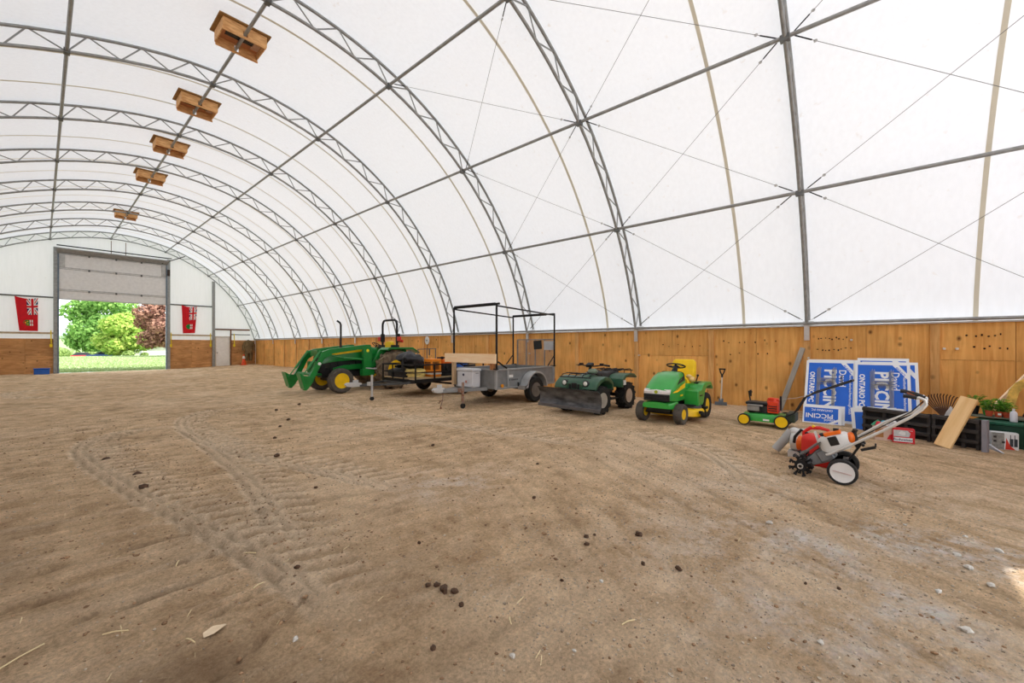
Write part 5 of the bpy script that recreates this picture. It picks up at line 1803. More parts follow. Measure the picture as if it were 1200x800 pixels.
m.build('blade', mat('shovel_blade', (112, 118, 126), .4, .4), sh, .4)
gb = MB().box((0, 0, .77), (.04, .10, 1.54)).build('leaning_board', mat('silvered_board', (164, 158, 148), .8, 0, .12, 3, 0, (9, 9, .8)), None, 0, .003)
gb.location = (11.04, 1.60, ground(11.04, 1.60))
gb.rotation_euler = (R(15), R(14), 0)
tag(gb, 'weathered grey board leaning on the wall behind the push mower', 'board')

# ------------------------------------------------------------------ campaign signs
SBLUE = mat('sign_blue', (18, 98, 206), .45, 0, .03, 2)
SWH = mat('sign_white', (232, 234, 236), .5, 0, .02, 2)
def lettering(parent, name, body, size, x, z, rot, bold, m, y, align='CENTER'):
    v_, f_ = text_mesh(body, size, bold, align)
    mt = Mx.Translation(V((x, y, z))) @ Mx.Rotation(PI / 2, 4, 'X') @ Mx.Rotation(rot, 4, 'Z')
    return MB().add(v_, f_, mt).build(name, m, parent, 0)
def big_sign(label, loc, tilt, H=1.62, W=.80, front=True, roll=0.0):
    t = thing('campaign_sign', label, 'sign', loc, group='large blue campaign signs', rot=(-tilt, roll, -PI / 2))
    MB().box((0, .006, H / 2), (W, .011, H)).build('sheet', SWH, t, 0)
    b = MB()
    x0, x1, z0, z1 = -W / 2 + .045, W / 2 - .045, .05, H - .06
    b.add([(x0, -.001, z0), (x1, -.001, z0), (x1, -.001, z1 - .29), (x1 - .20, -.001, z1), (x0, -.001, z1)], [(0, 1, 2, 3, 4)])
    b.add([(x1, -.001, z1 - .17), (x1, -.001, z1), (x1 - .11, -.001, z1)], [(0, 1, 2)])
    b.build('blue_print', SBLUE, t, 0)
    if front:
        lettering(t, 'lettering', 'ONTARIO PC', .115, -W / 2 + W * .135, H * .80, -PI / 2, .035, SWH, -.003, 'LEFT')
        lettering(t, 'lettering', 'PICCINI', .275, -W / 2 + W * .49, H * .85, -PI / 2, .034, SWH, -.003, 'LEFT')
        lettering(t, 'lettering', 'David', .165, -W / 2 + W * .735, H * .845, -PI / 2, .012, SWH, -.003, 'LEFT')
        lettering(t, 'lettering', 'Northumberland-Peterborough South', .056, -W / 2 + W * .895, H * .77, -PI / 2, .012, SWH, -.003, 'LEFT')
        lettering(t, 'lettering', 'RE-ELECT', .050, x1 - .092, z1 - .135, -R(57), .02, SBLUE, -.003)
    return t
def small_sign(label, loc, tilt, W=.60, H=.37, front=True, roll=0.0, mg=.025):
    t = thing('yard_sign', label, 'sign', loc, group='small blue campaign signs', rot=(-tilt, roll, -PI / 2))
    MB().box((0, .004, H / 2), (W, .007, H)).build('sheet', SWH, t, 0)
    x0, x1, z0, z1 = -W / 2 + mg, W / 2 - .025 - mg, .02, H - .03 - mg
    b = MB()
    b.add([(x0, -.001, z0), (x1 - .15, -.001, z0), (x1, -.001, z0 + .09), (x1, -.001, z1), (x0, -.001, z1)], [(0, 1, 2, 3, 4)])
    b.add([(x1, -.001, z0 + .04), (x1 - .07, -.001, z0), (x1, -.001, z0)], [(0, 1, 2)])
    b.build('blue_print', SBLUE, t, 0)
    if front:
        lettering(t, 'lettering', 'PICCINI', .125, -.04, z0 + .135, PI, .02, SWH, -.003)
        lettering(t, 'lettering', 'David', .07, .12, z0 + .055, PI, .01, SWH, -.003)
        lettering(t, 'lettering', 'ONTARIO PC', .055, 0, z1 - .045, PI, .02, SWH, -.003)
    return t
tl = R(30)
big_sign('large blue campaign sign, left one, lettered and facing out', (10.20, .665, .0), tl, 1.37, .82)
big_sign('large blue sign hidden behind the left lettered one, white edge showing', (10.25, .635, .0), tl, 1.39, .84, False)
big_sign('large blue campaign sign, right one, lettered and facing out', (10.16, -.125, .0), tl, 1.35, .80)
big_sign('large blue sign behind the right lettered one, shifted right', (10.21, -.235, .0), tl, 1.36, .80, False)
big_sign('white backed large sign standing tallest behind the right pair', (10.27, -.14, .0), tl, 1.44, .76, False)
small_sign('small upside down blue sign in front of the left large sign', (9.84, .745, ground(9.84, .745)), R(26))
small_sign('small blue sign tucked behind the upside down one', (9.88, .70, ground(9.88, .70)), R(26), front=False)
small_sign('small blue sign in front of the right large sign', (9.74, -.08, ground(9.74, -.08)), R(26), .64, .43, False, 0.0, .06)
small_sign('small blue sign leaning askew behind the black ribbed panel', (9.66, -.03, ground(9.66, -.03)), R(20), .62, .42, False, R(-5), .05)
# bundles of wire stakes lying on the signs
WIRE = mat('stake_wire', (156, 154, 148), .4, .5)
def stake(label, base, i, n, grp, Ls, ws):
    t = thing('wire_stake', label, 'stake', base, group=grp, rot=(-tl, R(.35 * (i - (n - 1) / 2)), -PI / 2))
    o = (i - (n - 1) / 2) * .011
    y = -.010 - .008 * i
    m = MB()
    for q in (-1, 1): m.cyl((q * ws / 2 + o, y, 0), (q * ws / 2 + o, y, Ls), .0042, n=6)
    for z in (Ls * .60, Ls * .68): m.cyl((-ws / 2 + o, y, z + o), (ws / 2 + o, y, z + o), .0038, n=6)
    m.build('wire_frame', WIRE, t)
for i in range(5):
    stake('wire H stake in the bundle resting on the left large sign', (10.36, .725, .30), i, 5, 'wire stakes on the left sign', .82 + .02 * (i % 3), .25)
for i in range(5):
    stake('wire H stake in the bundle resting on the right large sign', (10.32, -.125, .30), i, 5, 'wire stakes on the right sign', .80 + .02 * (i % 3), .27)

# ------------------------------------------------------------------ push mower
PM = thing('push_mower', 'green push mower with yellow wheels and orange engine', 'lawn mower', (9.02, 1.53, 0), PI / 2)
for s in (1, -1):
    wheel(PM, (.31, s * .25, .112), .108, .05, .085, RUBBER, YEL, s, name='front_wheel', n=22)
    wheel(PM, (-.29, s * .25, .122), .118, .05, .095, RUBBER, YEL, s, name='rear_wheel', n=22)
def oval(a, b, z, n=20, e=2.6): return [(math.copysign(abs(math.cos(t)) ** (2 / e), math.cos(t)) * a, math.copysign(abs(math.sin(t)) ** (2 / e), math.sin(t)) * b, z) for t in [2 * PI * i / n for i in range(n)]]
m = MB()
m.loft([oval(.36, .235, .09), oval(.37, .24, .19), oval(.34, .215, .225), oval(.2, .16, .235)])
m.build('deck', LGREEN, PM, .7)
MB().box((-.05, .243, .13), (.10, .006, .03)).build('sticker', WHITE, PM, 0)
MB().box((-.42, 0, .20), (.14, .42, .16)).build('rear_flap', mat('dark_olive', (46, 58, 44), .6), PM, .5, .02)
m = MB()
m.box((.08, 0, .30), (.36, .28, .14)).box((.16, .15, .30), (.22, .06, .11))
m.build('engine_block', mat('engine_dark', (40, 42, 42)), PM, .5, .02)
m = MB()
m.box((.17, .185, .32), (.2, .03, .09)).box((.14, .18, .38), (.26, .06, .03))
m.build('muffler', mat('muffler_grey', (150, 148, 144), .5, .3), PM, .5, .01)
MB().box((.10, 0, .41), (.42, .30, .05)).build('engine_cover', BLACK, PM, .5, .02)
m = MB()
m.box((-.14, .02, .36), (.18, .26, .22)).cyl((-.13, .02, .44), (-.13, .02, .52), .11, .09, 16).box((-.12, .13, .52), (.08, .06, .04))
m.build('recoil_shroud', mat('engine_orange_red', (226, 66, 32), .4, 0, .1), PM, .5, .015)
m = MB()
for z in (.3, .34, .38): m.box((-.14, .155, z), (.14, .012, .016))
m.build('cooling_slots', BLACK, PM, 0)
m = MB()
m.tube([(.26, -.06, .40), (.29, -.06, .62), (.23, -.06, .60)], .014, 6).box((.26, -.06, .58), (.03, .05, .12))
m.build('front_grab', BLACK, PM)
MB().box((-.26, .10, .44), (.03, .03, .26)).build('rear_bracket', BLACK, PM, .5)
for s in (1, -1):
    MB().tube([(-.31, s * .22, .20), (-.48, s * .22, .30), (-.62, s * .21, .58), (-.76, s * .2, .67), (-1.26, s * .19, .905)], .0125, 8).build('handle_bar', BLACK, PM)
MB().tube([(-1.26, .19, .905), (-1.28, .1, .912), (-1.28, -.1, .912), (-1.26, -.19, .905)], .0125, 8).build('handle_grip', BLACK, PM)
MB().tube([(-1.13, .18, .85), (-1.12, .16, .96), (-1.14, 0, .99), (-1.12, -.16, .96), (-1.13, -.18, .85)], .006, 6).build('bail_lever', BLACK, PM)
MB().tube([(-.20, .05, .5), (-.5, .1, .56), (-.80, .17, .69)], .004, 5).build('starter_cord', LGREY, PM)

# ------------------------------------------------------------------ mini cultivator
CV = thing('cultivator', 'mini cultivator with tines, white engine and long silver handles', 'cultivator', (5.94, .25, 0), PI / 2)
# local x = forward (+Y world), local +y = towards camera side (-X)
for s, z in ((1, .135), (-1, .135)):
    w_ = MB()
    w_.lathe([(.095, -.035), (.128, -.036), (.135, -.02), (.135, .02), (.128, .036), (.095, .035)], (0, 0, 0), (0, 1, 0), 30, True)
    wo_ = w_.build('wheel', RUBBER, CV, .6)
    wo_.location = (-.02 * 0, s * .235, z)
    q = MB()
    q.lathe([(.108, s * .030), (.106, s * .042), (.09, s * .038), (.0001, s * .044)], (0, 0, 0), (0, 1, 0), 30)
    q.lathe([(.1, -s * .03), (.0001, -s * .03)], (0, 0, 0), (0, 1, 0), 20)
    q.build('wheel_cover', mat('wheel_cover_white', (222, 220, 218), .4, 0, .04) if s > 0 else BLACK, wo_, .4)
    MB().box((0, s * .047, .0), (.16, .004, .006), (0, R(-8), 0)).build('score_line', mat('score_pink', (206, 170, 168)), wo_, 0) if s > 0 else None
m = MB()
m.cyl((0, -.21, .135), (0, .21, .135), .014).bar((0, 0, .135), (-.14, 0, .40), .05, .02).box((-.02, 0, .22), (.05, .16, .04))
m.build('axle_bracket', BLACK, CV, .5)
for s in (.16, .06, -.06, -.16):
    m = MB()
    n = 8
    out = []
    for i in range(n):
        a = 2 * PI * i / n + s * 3
        for da, r in ((-.20, .062), (-.10, .105), (.04, .122), (.13, .112), (.10, .075), (.18, .058)):
            out.append((r * math.cos(a + da), r * math.sin(a + da)))
    m.prism(out, -.004, .004)
    for i in range(0, n):
        a = 2 * PI * i / n + s * 3
        m.box((0, 0, 0), (.012, .045, .035), None, Mx.Rotation(-a, 4, 'Y') @ Mx.Translation(V((.108, math.copysign(.02, s), 0))))
    tn = m.build('tine_star', mat('tine_black', (40, 40, 42), .5, .4, .25, 20), CV, 0)
    tn.location = (.38, s, .115)
m = MB()
m.cyl((.38, -.2, .115), (.38, .2, .115), .018).cyl((.38, .18, .115), (.38, .20, .115), .03)
m.build('tine_shaft', ALU, CV)
m = MB()
m.prism([(.42, .09), (.34, .08), (.12, .18), (.05, .26), (.10, .36), (.20, .34), (.34, .18)], -.045, .045)
m.box((.16, .0, .25), (.14, .14, .12), (0, R(30), 0)).cyl((.38, -.045, .115), (.38, .045, .115), .05)
m.build('gear_case', mat('cast_grey', (136, 140, 144), .45, .4, .15, 14), CV, .5, .012)
m = MB()
m.bar((.36, 0, .24), (.20, 0, .40), .20, .012).bar((.40, 0, .22), (.36, 0, .245), .2, .012)
m.build('tine_guard', mat('guard_grey', (96, 98, 98), .5, .4), CV, .5)
m = MB()
m.bar((.08, .06, .12), (.0, .06, .06), .03, .02).box((.06, .06, .16), (.03, .025, .12))
m.build('drag_foot', BLACK, CV, .5)
# engine: rounded white shroud with black filter cover and orange cap
m = MB()
em = Mx.Translation(V((.075, .0, .41))) @ Mx.Rotation(R(22), 4, 'Y') @ Mx.Diagonal(V((.80, .85, .82, 1)))
m.loft([[em @ V((x, p[1], p[2])) for p in rr_ring(0, w_, z0, z1, .5)] for x, w_, z0, z1 in ((-.20, .08, -.06, .06), (-.15, .11, -.10, .10), (0, .13, -.12, .12), (.12, .12, -.11, .11), (.18, .08, -.07, .07))])
m.build('engine_shroud', mat('shroud_white', (214, 212, 208), .4, 0, .04), CV, .8)
MB().box((0, 0, 0), (.11, .02, .12), None, em @ Mx.Translation(V((.0, .128, .03)))).build('filter_cover', BLACK, CV, .5, .012)
m = MB()
m.box((0, 0, 0), (.20, .12, .05), None, em @ Mx.Translation(V((-.02, .05, .125)))).ball(em @ V((-.19, .03, .01)), (.04, .07, .07), 14, 8)
m.build('orange_cap', ORANGE, CV, .6, .015)
MB().ball(em @ V((.10, .04, .13)), (.03, .03, .02), 10, 6).box(em @ V((-.08, .06, .16)), (.05, .04, .03)).build('fuel_cap', BLACK, CV)
m = MB()
m.bar((.16, -.02, .22), (.1, 0, .36), .1, .05).bar((.2, 0, .3), (.26, 0, .5), .06, .02)
m.build('support_arm', mat('shroud_white', (214, 212, 208)), CV, .5)
ARM = mat('handle_silver', (206, 204, 200), .28, .5, .06)
def yz(pts, ly): return [(y - .25, ly, z) for y, z in pts]
near_p = [(.40, .27), (.37, .28), (.16, .43), (-.11, .63), (-.29, .775), (-.37, .86), (-.40, .91), (-.39, .955), (-.35, .975), (-.31, .965)]
far_p = [(.40, .27), (.37, .28), (.16, .44), (-.09, .655), (-.31, .79), (-.385, .85), (-.42, .91), (-.42, .95), (-.39, .975)]
MB().tube(yz(near_p, .12), .0145, 10).build('handle_tube', ARM, CV, .9)
MB().tube(yz(far_p, -.16), .0145, 10).build('handle_tube', ARM, CV, .9)
MB().tube(yz([(-.33, .97), (-.27, .985), (-.23, .985)], .12), [.019, .021, .019], 10).build('handle_grip', BLACK, CV)
MB().tube(yz([(-.41, .955), (-.34, .985), (-.25, 1.01), (-.22, 1.012)], -.16), [.02, .022, .021, .021], 10).build('handle_grip', BLACK, CV)
MB().box((-.55, -.16, 1.0), (.05, .03, .03)).bar((-.52, -.12, 1.0), (-.58, -.12, .97), .015, .015).build('throttle', mat('rust_brown_grip', (140, 78, 52), .6), CV, .5)
MB().tube(yz([(.30, .33), (-.05, .60), (-.30, .80), (-.40, .93)], -.10), .006, 6).build('throttle_cable', BLACK, CV)
MB().tube([(-.16, -.18, .42), (-.17, .14, .43)], .014, 8).build('handle_spreader', BLACK, CV)
m = MB()
m.bar((-.12, .0, .40), (-.09, .02, .54), .04, .03).bar((-.09, .02, .54), (-.105, .03, .58), .045, .03).box((-.14, .0, .42), (.10, .08, .04), (0, R(35), 0)).bar((-.15, .1, .37), (-.27, .1, .42), .012, .03).bar((-.27, .1, .42), (-.27, .1, .46), .03, .015)
m.build('clamp', BLACK, CV, .5, .004)

# red fuel can behind the cultivator
FC = thing('fuel_can', 'round shouldered red plastic fuel can behind the cultivator', 'can', (6.42, .50, ground(6.42, .50)), R(80))
m = MB()
m.loft([rr_ring(-.17, .10, 0, .26, .5), rr_ring(-.15, .125, 0, .31, .5), rr_ring(0, .135, 0, .36, .5), rr_ring(.13, .125, 0, .37, .5), rr_ring(.17, .10, .02, .34, .5)])
m.build('can_body', RED, FC, .8)
MB().tube([(.17, 0, .26), (.17, 0, .38), (.10, 0, .44), (0, 0, .455), (-.08, 0, .44), (-.12, 0, .34)], .022, 8).build('can_handle', RED, FC)
MB().tube([(.13, 0, .36), (.20, 0, .40), (.27, 0, .30), (.28, 0, .22)], .018, 8).build('spout', BLACK, FC)
MB().cyl((.07, 0, .45), (.06, 0, .475), .02).build('vent_cap', YEL, FC)
# leaf blower lying by it
LB_ = thing('leaf_blower', 'grey leaf blower with orange recoil cover beyond the tines', 'leaf blower', (6.70, .80, ground(6.70, .80)))
a_, b_ = V((-.02, .215, .058)), V((.06, .02, .34))
m = MB()
m.lathe([(.050, 0), (.054, .02), (.054, .2), (.060, .22), (.060, .30), (.066, .33)], a_, b_ - a_, 20)
m.build('blower_tube', mat('blower_grey', (172, 172, 170), .5, 0, .05), LB_, .6)
MB().lathe([(.046, -.001), (.046, -.0012)], a_, b_ - a_, 20).build('nozzle_opening', BLACK, LB_, 0)
m = MB()
m.lathe([(.06, .05), (.115, .035), (.125, 0), (.12, -.04), (.09, -.06)], (.02, 0, .20), (0, 1, 0), 22)
m.ball((.05, .0, .32), (.08, .07, .06), 12, 8).box((0, -.01, .04), (.18, .15, .08)).tube([(.05, -.02, .35), (.06, -.12, .36), (.05, -.18, .26), (.04, -.14, .14)], .02, 8)
m.build('housing', mat('blower_grey_light', (200, 200, 196), .5, 0, .05), LB_, .6)
m = MB()
m.lathe([(.10, .0), (.098, .05), (.075, .085), (.0001, .095)], (-.01, -.055, .19), (-.25, -1, .0), 20)
m.build('recoil_cover', ORANGE, LB_, .6)
m = MB()
for k in range(5): m.box((-.085, -.115 - .003 * k, .14 + k * .025), (.03, .06, .007))
m.build('cover_slots', BLACK, LB_, 0)

# ------------------------------------------------------------------ black ribbed panels, plank, rake and the clutter at the right
BPAN = mat('weathered_black_panel', (58, 54, 52), .7, 0, .25, 5, .2, (1, 3, 3))
def ribbed(label, p0, p1, h, nrib, name='ribbed_panel'):
    a, b = V((p0[0], p0[1], 0)), V((p1[0], p1[1], 0))
    d = b - a
    t = thing(name, label, 'panel', (a.x, a.y, 0), math.atan2(d.y, d.x), group='black ribbed panels')
    L_ = d.length
    t.location.z = min(ground(a.x, a.y), ground(b.x, b.y)) + .004
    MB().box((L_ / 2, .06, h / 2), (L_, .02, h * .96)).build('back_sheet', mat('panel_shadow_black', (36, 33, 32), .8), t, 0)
    for i in range(nrib):
        z = h * (i + .5) / nrib
        o_ = MB().box((L_ / 2, .02, z + h / nrib * .22), (L_, .075, h / nrib * .36)).build('rib', BPAN, t, 0, .006)
    for x in (.02, L_ * .34, L_ * .67, L_ - .02):
        MB().box((x, .03, h / 2), (.04, .05, h)).build('upright', BPAN, t, 0, .004)
    return t
# the panel front faces the camera; local y points to the back
ribbed('black ribbed panel standing on edge before the right signs', (9.46, .14), (9.04, -.66), .43, 3)
ribbed('black ribbed panel standing on edge behind the leaning plank', (9.03, -.68), (8.80, -1.14), .44, 3)
o = MB().box((0, 0, .225), (.10, .055, .45)).build('end_post', mat('lilac_grey_post', (140, 138, 146), .6, 0, .06), None, 0, .005)
o.location = (8.77, -1.19, ground(8.77, -1.19))
o.rotation_euler = (0, 0, R(-20))
tag(o, 'short grey post closing the end of the ribbed panel', 'post')
o = MB().box((0, 0, .40), (.19, .042, .80)).build('leaning_plank', mat('pine_plank', (244, 206, 150), .65, 0, .08, 2.5, 0, (6, 6, .7), (230, 186, 126)), None, 0, .003)
B_, T_ = V((8.74, -.765, .012)), V((8.92, -1.06, .735))
zx = (T_ - B_).normalized()
xx = V((-.46, -.89, 0))
xx = (xx - zx * xx.dot(zx)).normalized()
yx = zx.cross(xx)
o.matrix_world = Mx(((xx.x, yx.x, zx.x, B_.x), (xx.y, yx.y, zx.y, B_.y), (xx.z, yx.z, zx.z, B_.z), (0, 0, 0, 1)))
tag(o, 'wide new pine plank leaning on the black ribbed panels', 'plank')
# rake
rk_ = thing('leaf_rake', 'rusty fan leaf rake standing head up behind the plank', 'rake', (9.75, -.94, ground(9.75, -.94)), rot=(0, R(22), R(20)))
for i in range(13):
    a = R(-34 + 68 * i / 12)
    MB().tube([(0, 0, .30), (0, .40 * math.sin(a), .30 + .40 * math.cos(a)), (-.035, .43 * math.sin(a), .30 + .43 * math.cos(a))], .0085, 5).build('tine', mat('rake_rust', (84, 58, 42), .9), rk_)
MB().tube([(0, .22 * math.sin(R(-34)), .3 + .22 * math.cos(R(-34))), (0, 0, .52), (0, .22 * math.sin(R(34)), .3 + .22 * math.cos(R(34)))], .007, 5).build('brace', RUST, rk_)
MB().cyl((0, 0, 0), (0, 0, .32), .014).build('handle_end', mat('rake_handle', (150, 112, 74), .8), rk_)
o = MB()
o.ball((0, 0, .28), (.06, .06, .27), 14, 10)
for i, p in enumerate(o.v):
    o.v[i] = (p[0] * (1 + .35 * math.sin(p[2] * 24 + p[1] * 30)), p[1] * (1 + .4 * math.cos(p[2] * 17)), max(0, p[2] + .3 * p[1]))
o = o.build('white_sack', mat('sack_white', (208, 206, 204), .8), None, .9)
o.location = (9.40, -.92, ground(9.40, -.92))
tag(o, 'white sack peeking out behind the leaning plank', 'sack')

# green tote with lid, seedlings on it
BG = mat('tote_green', (22, 66, 50), .5, 0, .1)
o = thing('green_tote', 'dark green plastic tote with lid carrying seedlings', 'tote', (9.46, -1.52, ground(9.46, -1.52)), R(-20))
MB().loft([[(x * k, y * k, z) for x, y in ((-.24, -.30), (.24, -.30), (.24, .30), (-.24, .30))] for k, z in ((.86, 0), (1.0, .345))]).build('tub', BG, o, .4, .015)
MB().box((0, 0, .365), (.54, .66, .045)).build('lid', mat('tote_lid_green', (34, 92, 70), .45, 0, .08), o, .5, .012)
bd = MB().box((0, 0, 0), (.34, .86, .02)).build('shelf_board', mat('grey_green_board', (104, 108, 92), .7, 0, .15), None, 0, .003)
bd.location = (9.62, -1.36, .415)
bd.rotation_euler = (0, 0, R(-12))
tag(bd, 'grey green shelf board under the potted seedlings', 'board')
TERRA = mat('terracotta', (198, 84, 52), .7, 0, .1)
SEED = leaf_mat('seedling_leaves', (56, 128, 40), (140, 190, 78), .3)
def seedling(label, x, y, z, r, h, potm, nl, seed, name='potted_seedling'):
    t = thing(name, label, 'plant', (x, y, z), group='potted seedlings on the shelf board')
    MB().lathe([(r * .72, 0), (r, h * .92), (r * 1.08, h * .92), (r * 1.08, h), (r * .9, h), (r * .85, h * .85), (.0001, h * .85)], n=18).build('pot', potm, t, .5)
    random.seed(seed)
    st = MB()
    lv = MB()
    for i in range(nl):
        a = random.uniform(0, 2 * PI)
        rr = random.uniform(.02, r * 1.35)
        tip = V((rr * math.cos(a), rr * math.sin(a), h + random.uniform(.05, .17)))
        st.tube([(0, 0, h * .8), tip * .55 + V((0, 0, h * .4)), tip], .003, 4, cap=False)
        for k in range(4):
            b = a + random.uniform(-1.4, 1.4) + k * .6
            d = V((math.cos(b), math.sin(b), random.uniform(-.35, .3)))
            n_ = d.cross(V((0, 0, 1))).normalized()
            s = random.uniform(.03, .055)
            p = tip + V((0, 0, -.02 * k))
            up = V((0, 0, s * .18))
            lv.add([p, p + d * s * .45 + n_ * s * .42 + up, p + d * s * 1.0 + up * .5, p + d * s * 1.4 - up, p + d * s * .45 - n_ * s * .42 + up], [(0, 1, 2), (2, 3, 0), (0, 2, 4)])
    st.build('stems', mat('stem_green', (112, 152, 70), .7), t, 1.0)
    f = lv.build('leaves', SEED, t, 0)
zz = .426
seedling('seedling in a terracotta pot, left one of the three', 9.52, -1.33, zz, .045, .085, TERRA, 13, 1)
seedling('seedling in a terracotta pot with a white tag, middle one of the three', 9.50, -1.42, zz, .045, .08, TERRA, 13, 2)
seedling('seedling in a terracotta pot, right one of the three', 9.48, -1.50, zz, .045, .08, TERRA, 12, 3)
seedling('bushy seedling in a black pot at the left of the shelf', 9.70, -1.20, zz, .06, .13, BLACK, 16, 4)
seedling('tall seedling in a green pot behind the terracotta pots', 9.66, -1.33, zz, .055, .10, LGREEN, 17, 5)
seedling('seedling in a small black pot at the right of the shelf', 9.66, -1.47, zz, .05, .09, BLACK, 14, 6)
MB().box((9.455, -1.425, zz + .045), (.004, .035, .03)).build('x', WHITE, None, 0)
tg = bpy.data.objects['x']
tg.name = 'pot_tag'
tag(tg, 'white paper tag on the middle terracotta pot', 'tag')
b = thing('spray_bottle', 'white plastic bottle with narrow neck on the green lid', 'bottle', (9.30, -1.535, .392))
MB().lathe([(.036, 0), (.038, .01), (.038, .12), (.030, .145), (.014, .155), (.014, .165)], n=20).build('bottle_body', mat('bottle_white', (226, 228, 238), .3, 0, .02), b, .6)
MB().cyl((0, 0, .163), (0, 0, .19), .013).build('bottle_cap', WHITE, b)
# printed carton
cb = thing('printed_carton', 'white carton printed with grey gear and red triangle', 'carton', (9.09, -1.42, ground(9.09, -1.42) + .003), R(-62) - PI / 2 + R(54))
cb.rotation_euler = (0, 0, R(-86))
# local x runs along the long face to image right (-Y), local -y faces the camera
MB().box((0, .07, .12), (.26, .14, .24)).build('carton_body', SWH, cb, 0, .002)
def flatpoly(parent, name, pts, m, y):
    mb_ = MB()
    mb_.add([(x, y, z) for x, z in pts], [tuple(range(len(pts)))])
    return mb_.build(name, m, parent, 0)
flatpoly(cb, 'grey_print', [(-.128, .004), (-.005, .004), (-.005, .236), (-.128, .236)], mat('print_grey', (150, 150, 146), .5, 0, .2, 30), -.0005)
flatpoly(cb, 'red_triangle', [(.002, .005), (.10, .005), (.05, .06), (.012, .17)], mat('print_red', (226, 62, 44), .5), -.001)
m = MB()
for x0 in (.045, .085):
    m.add([(x0, -.001, .05), (x0 + .034, -.001, .05), (x0 + .034, -.001, .16), (x0, -.001, .16)], [(0, 1, 2, 3)])
    m.add([(x0 + .004, -.001, .16), (x0 + .012, -.001, .16), (x0 + .012, -.001, .215), (x0 + .004, -.001, .215)], [(0, 1, 2, 3)])
m.build('radio_print', mat('print_charcoal', (52, 58, 66), .5), cb, 0)
m = MB()
for (x, z) in ((-.11, .16), (-.11, .10), (-.03, .09)):
    m.add([(x, -.001, z), (x + .03, -.001, z), (x + .03, -.001, z + .03), (x, -.001, z + .03)], [(0, 1, 2, 3)])
m.build('dark_print', mat('print_dark', (54, 48, 50), .5), cb, 0)
o = MB()
o.loft([[(-.30, -.05, .0), (.34, -.015, .0), (.34, .0, .0), (-.30, .0, .0)], [(-.30, -.05, .115), (.34, -.015, .008), (.34, 0, .008), (-.30, 0, .115)]])
o = o.build('white_offcut', mat('offcut_white', (196, 198, 204), .6), None, 0)
o.location = (9.05, -1.27, ground(9.05, -1.27) + .003)
o.rotation_euler = (0, 0, R(195))
tag(o, 'white wedge shaped offcut on the ground left of the carton', 'offcut')
# boards leaning by the right edge
o = MB().box((0, 0, 0), (.03, .075, 1.0)).build('leaning_batten', BRD, None, 0, .003)
p0, p1 = V((10.0, -1.40, .435)), V((10.6, -1.98, 1.16))
o.location = (p0 + p1) / 2
o.scale = (1, 1, 1)
o.rotation_mode = 'QUATERNION'
o.rotation_quaternion = (p1 - p0).to_track_quat('Z', 'Y')
tag(o, 'pale timber batten slanting up behind the seedlings', 'batten')
yb = thing('curved_board', 'curved yellow stained board end at the right edge', 'board', (9.75, -1.62, .0))
m = MB()
pts = [V((0, .06, .42)), V((.02, .04, .62)), V((.05, 0, .80)), V((.08, -.06, .90)), V((.1, -.16, .97)), V((.12, -.32, 1.0))]
for a_, b_ in zip(pts[:-1], pts[1:]): m.bar(a_, b_ + (b_ - a_) * .08, .10, .035, (1, .2, 0))
m.build('curved_slat', mat('yellow_stained', (222, 184, 92), .7, 0, .2, 12), yb, .6)
MB().box((.1, -.05, .21), (.08, .3, .42)).build('stand', mat('dark_maroon', (62, 34, 30), .7), yb, 0)
MB().box((.12, -.22, .62), (.04, .1, .5), (R(20), 0, 0)).build('dark_upright', BLACK, yb, 0)
o = MB().box((0, 0, .07), (.16, .22, .14)).build('kraft_box', mat('kraft', (176, 124, 76), .8), None, 0, .004)
o.location = (9.4, -1.72, ground(9.4, -1.72) + .003)
o.rotation_euler = (0, 0, R(24))
tag(o, 'small brown cardboard box at the right edge of the picture', 'box')

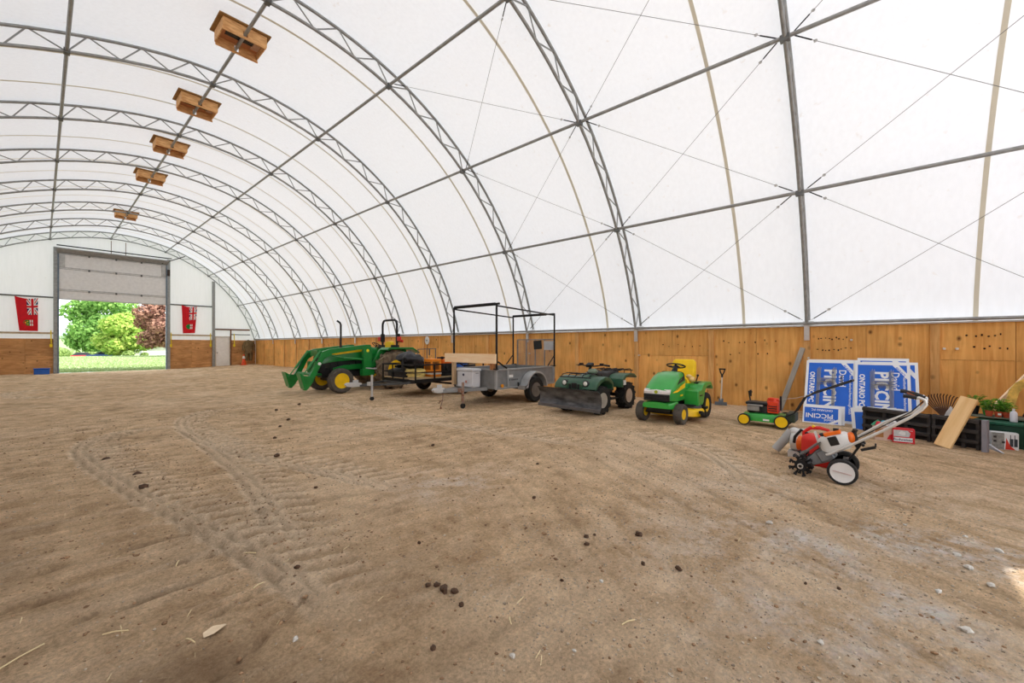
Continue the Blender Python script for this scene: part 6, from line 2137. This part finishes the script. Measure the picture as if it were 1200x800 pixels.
# ------------------------------------------------------------------ beer case and paper sacks before the ribbed panels
bc = thing('beer_case', 'red and white printed beer case on the dirt', 'carton', (8.73, -.355, ground(8.73, -.355) + .002), R(-84))
MB().box((0, .07, .11), (.25, .14, .22)).build('case_body', mat('case_red', (206, 34, 44), .5, 0, .04), bc, 0, .002)
MB().box((-.01, -.001, .15), (.215, .003, .10)).build('silver_panel', mat('print_silver', (196, 200, 202), .4, .1, .1, 30), bc, 0)
MB().box((-.01, -.001, .055), (.215, .003, .062)).build('white_panel', SWH, bc, 0)
lettering(bc, 'lettering', 'Budweiser', .052, -.01, .055, 0, .012, mat('print_dark_blue', (40, 44, 84), .5), -.0035)
flatpoly(bc, 'red_bow', [(.06, .10), (.10, .10), (.10, .19), (.04, .2), (.075, .16)], mat('case_red', (206, 34, 44)), -.0035)
m = MB()
m.add([(.02, -.003, .17), (-.03, -.003, .19), (-.06, -.003, .15), (-.02, -.003, .12), (.02, -.003, .13)], [(0, 1, 2, 3, 4)])
m.build('shield_print', mat('print_pale', (226, 226, 226), .5), bc, 0)
b2 = thing('bottle_sack', 'open paper sack of empty cans left of the beer case', 'sack', (8.83, -.13, ground(8.83, -.13)), R(-80))
m = MB()
m.loft([[(x * k, y * k, z) for x, y in ((-.13, -.08), (.13, -.08), (.13, .08), (-.13, .08))] for k, z in ((.9, 0), (1.0, .1), (.97, .23))], False)
m.add([(-.117, -.072, .003), (.117, -.072, .003), (.117, .072, .003), (-.117, .072, .003)], [(0, 1, 2, 3)])
m.build('paper_bag', mat('paper_pinkish', (214, 186, 168), .8, 0, .08), b2, 0)
MB().box((-.07, -.078, .12), (.10, .004, .14)).build('brown_panel', mat('kraft', (176, 124, 76)), b2, 0)
flatpoly(b2, 'red_print', [(.02, .03), (.11, .02), (.10, .12), (.05, .10)], mat('case_red', (206, 34, 44)), -.084)
random.seed(5)
cc = [(214, 40, 60), (60, 160, 190), (230, 228, 226), (40, 42, 44), (60, 150, 110), (224, 224, 226), (200, 60, 70)]
for i, (x, y) in enumerate(((-.08, -.03), (-.02, .03), (.03, -.03), (.08, .03), (-.09, .04), (.09, -.04), (.0, -.0))):
    q = MB().cyl((0, 0, -.055), (0, 0, .055), .031, n=14).cyl((0, 0, .055), (0, 0, .062), .031, .025, 14).build('empty_can', mat('can_%d' % i, cc[i], .35, .2), None)
    mt = Mx.Translation(V((8.83, -.13, ground(8.83, -.13)))) @ Mx.Rotation(R(-80), 4, 'Z')
    q.location = mt @ V((x, y, .225 + .02 * (i % 3)))
    q.rotation_euler = (random.uniform(-.9, .9), random.uniform(-.9, .9), 0)
    tag(q, ['bright red can in the paper sack', 'turquoise can in the paper sack', 'white can on the near side of the paper sack', 'black can in the paper sack', 'green can in the paper sack', 'pale grey can at the right of the paper sack', 'dull red can in the middle of the paper sack'][i], 'can', 'empty cans in the paper sack')
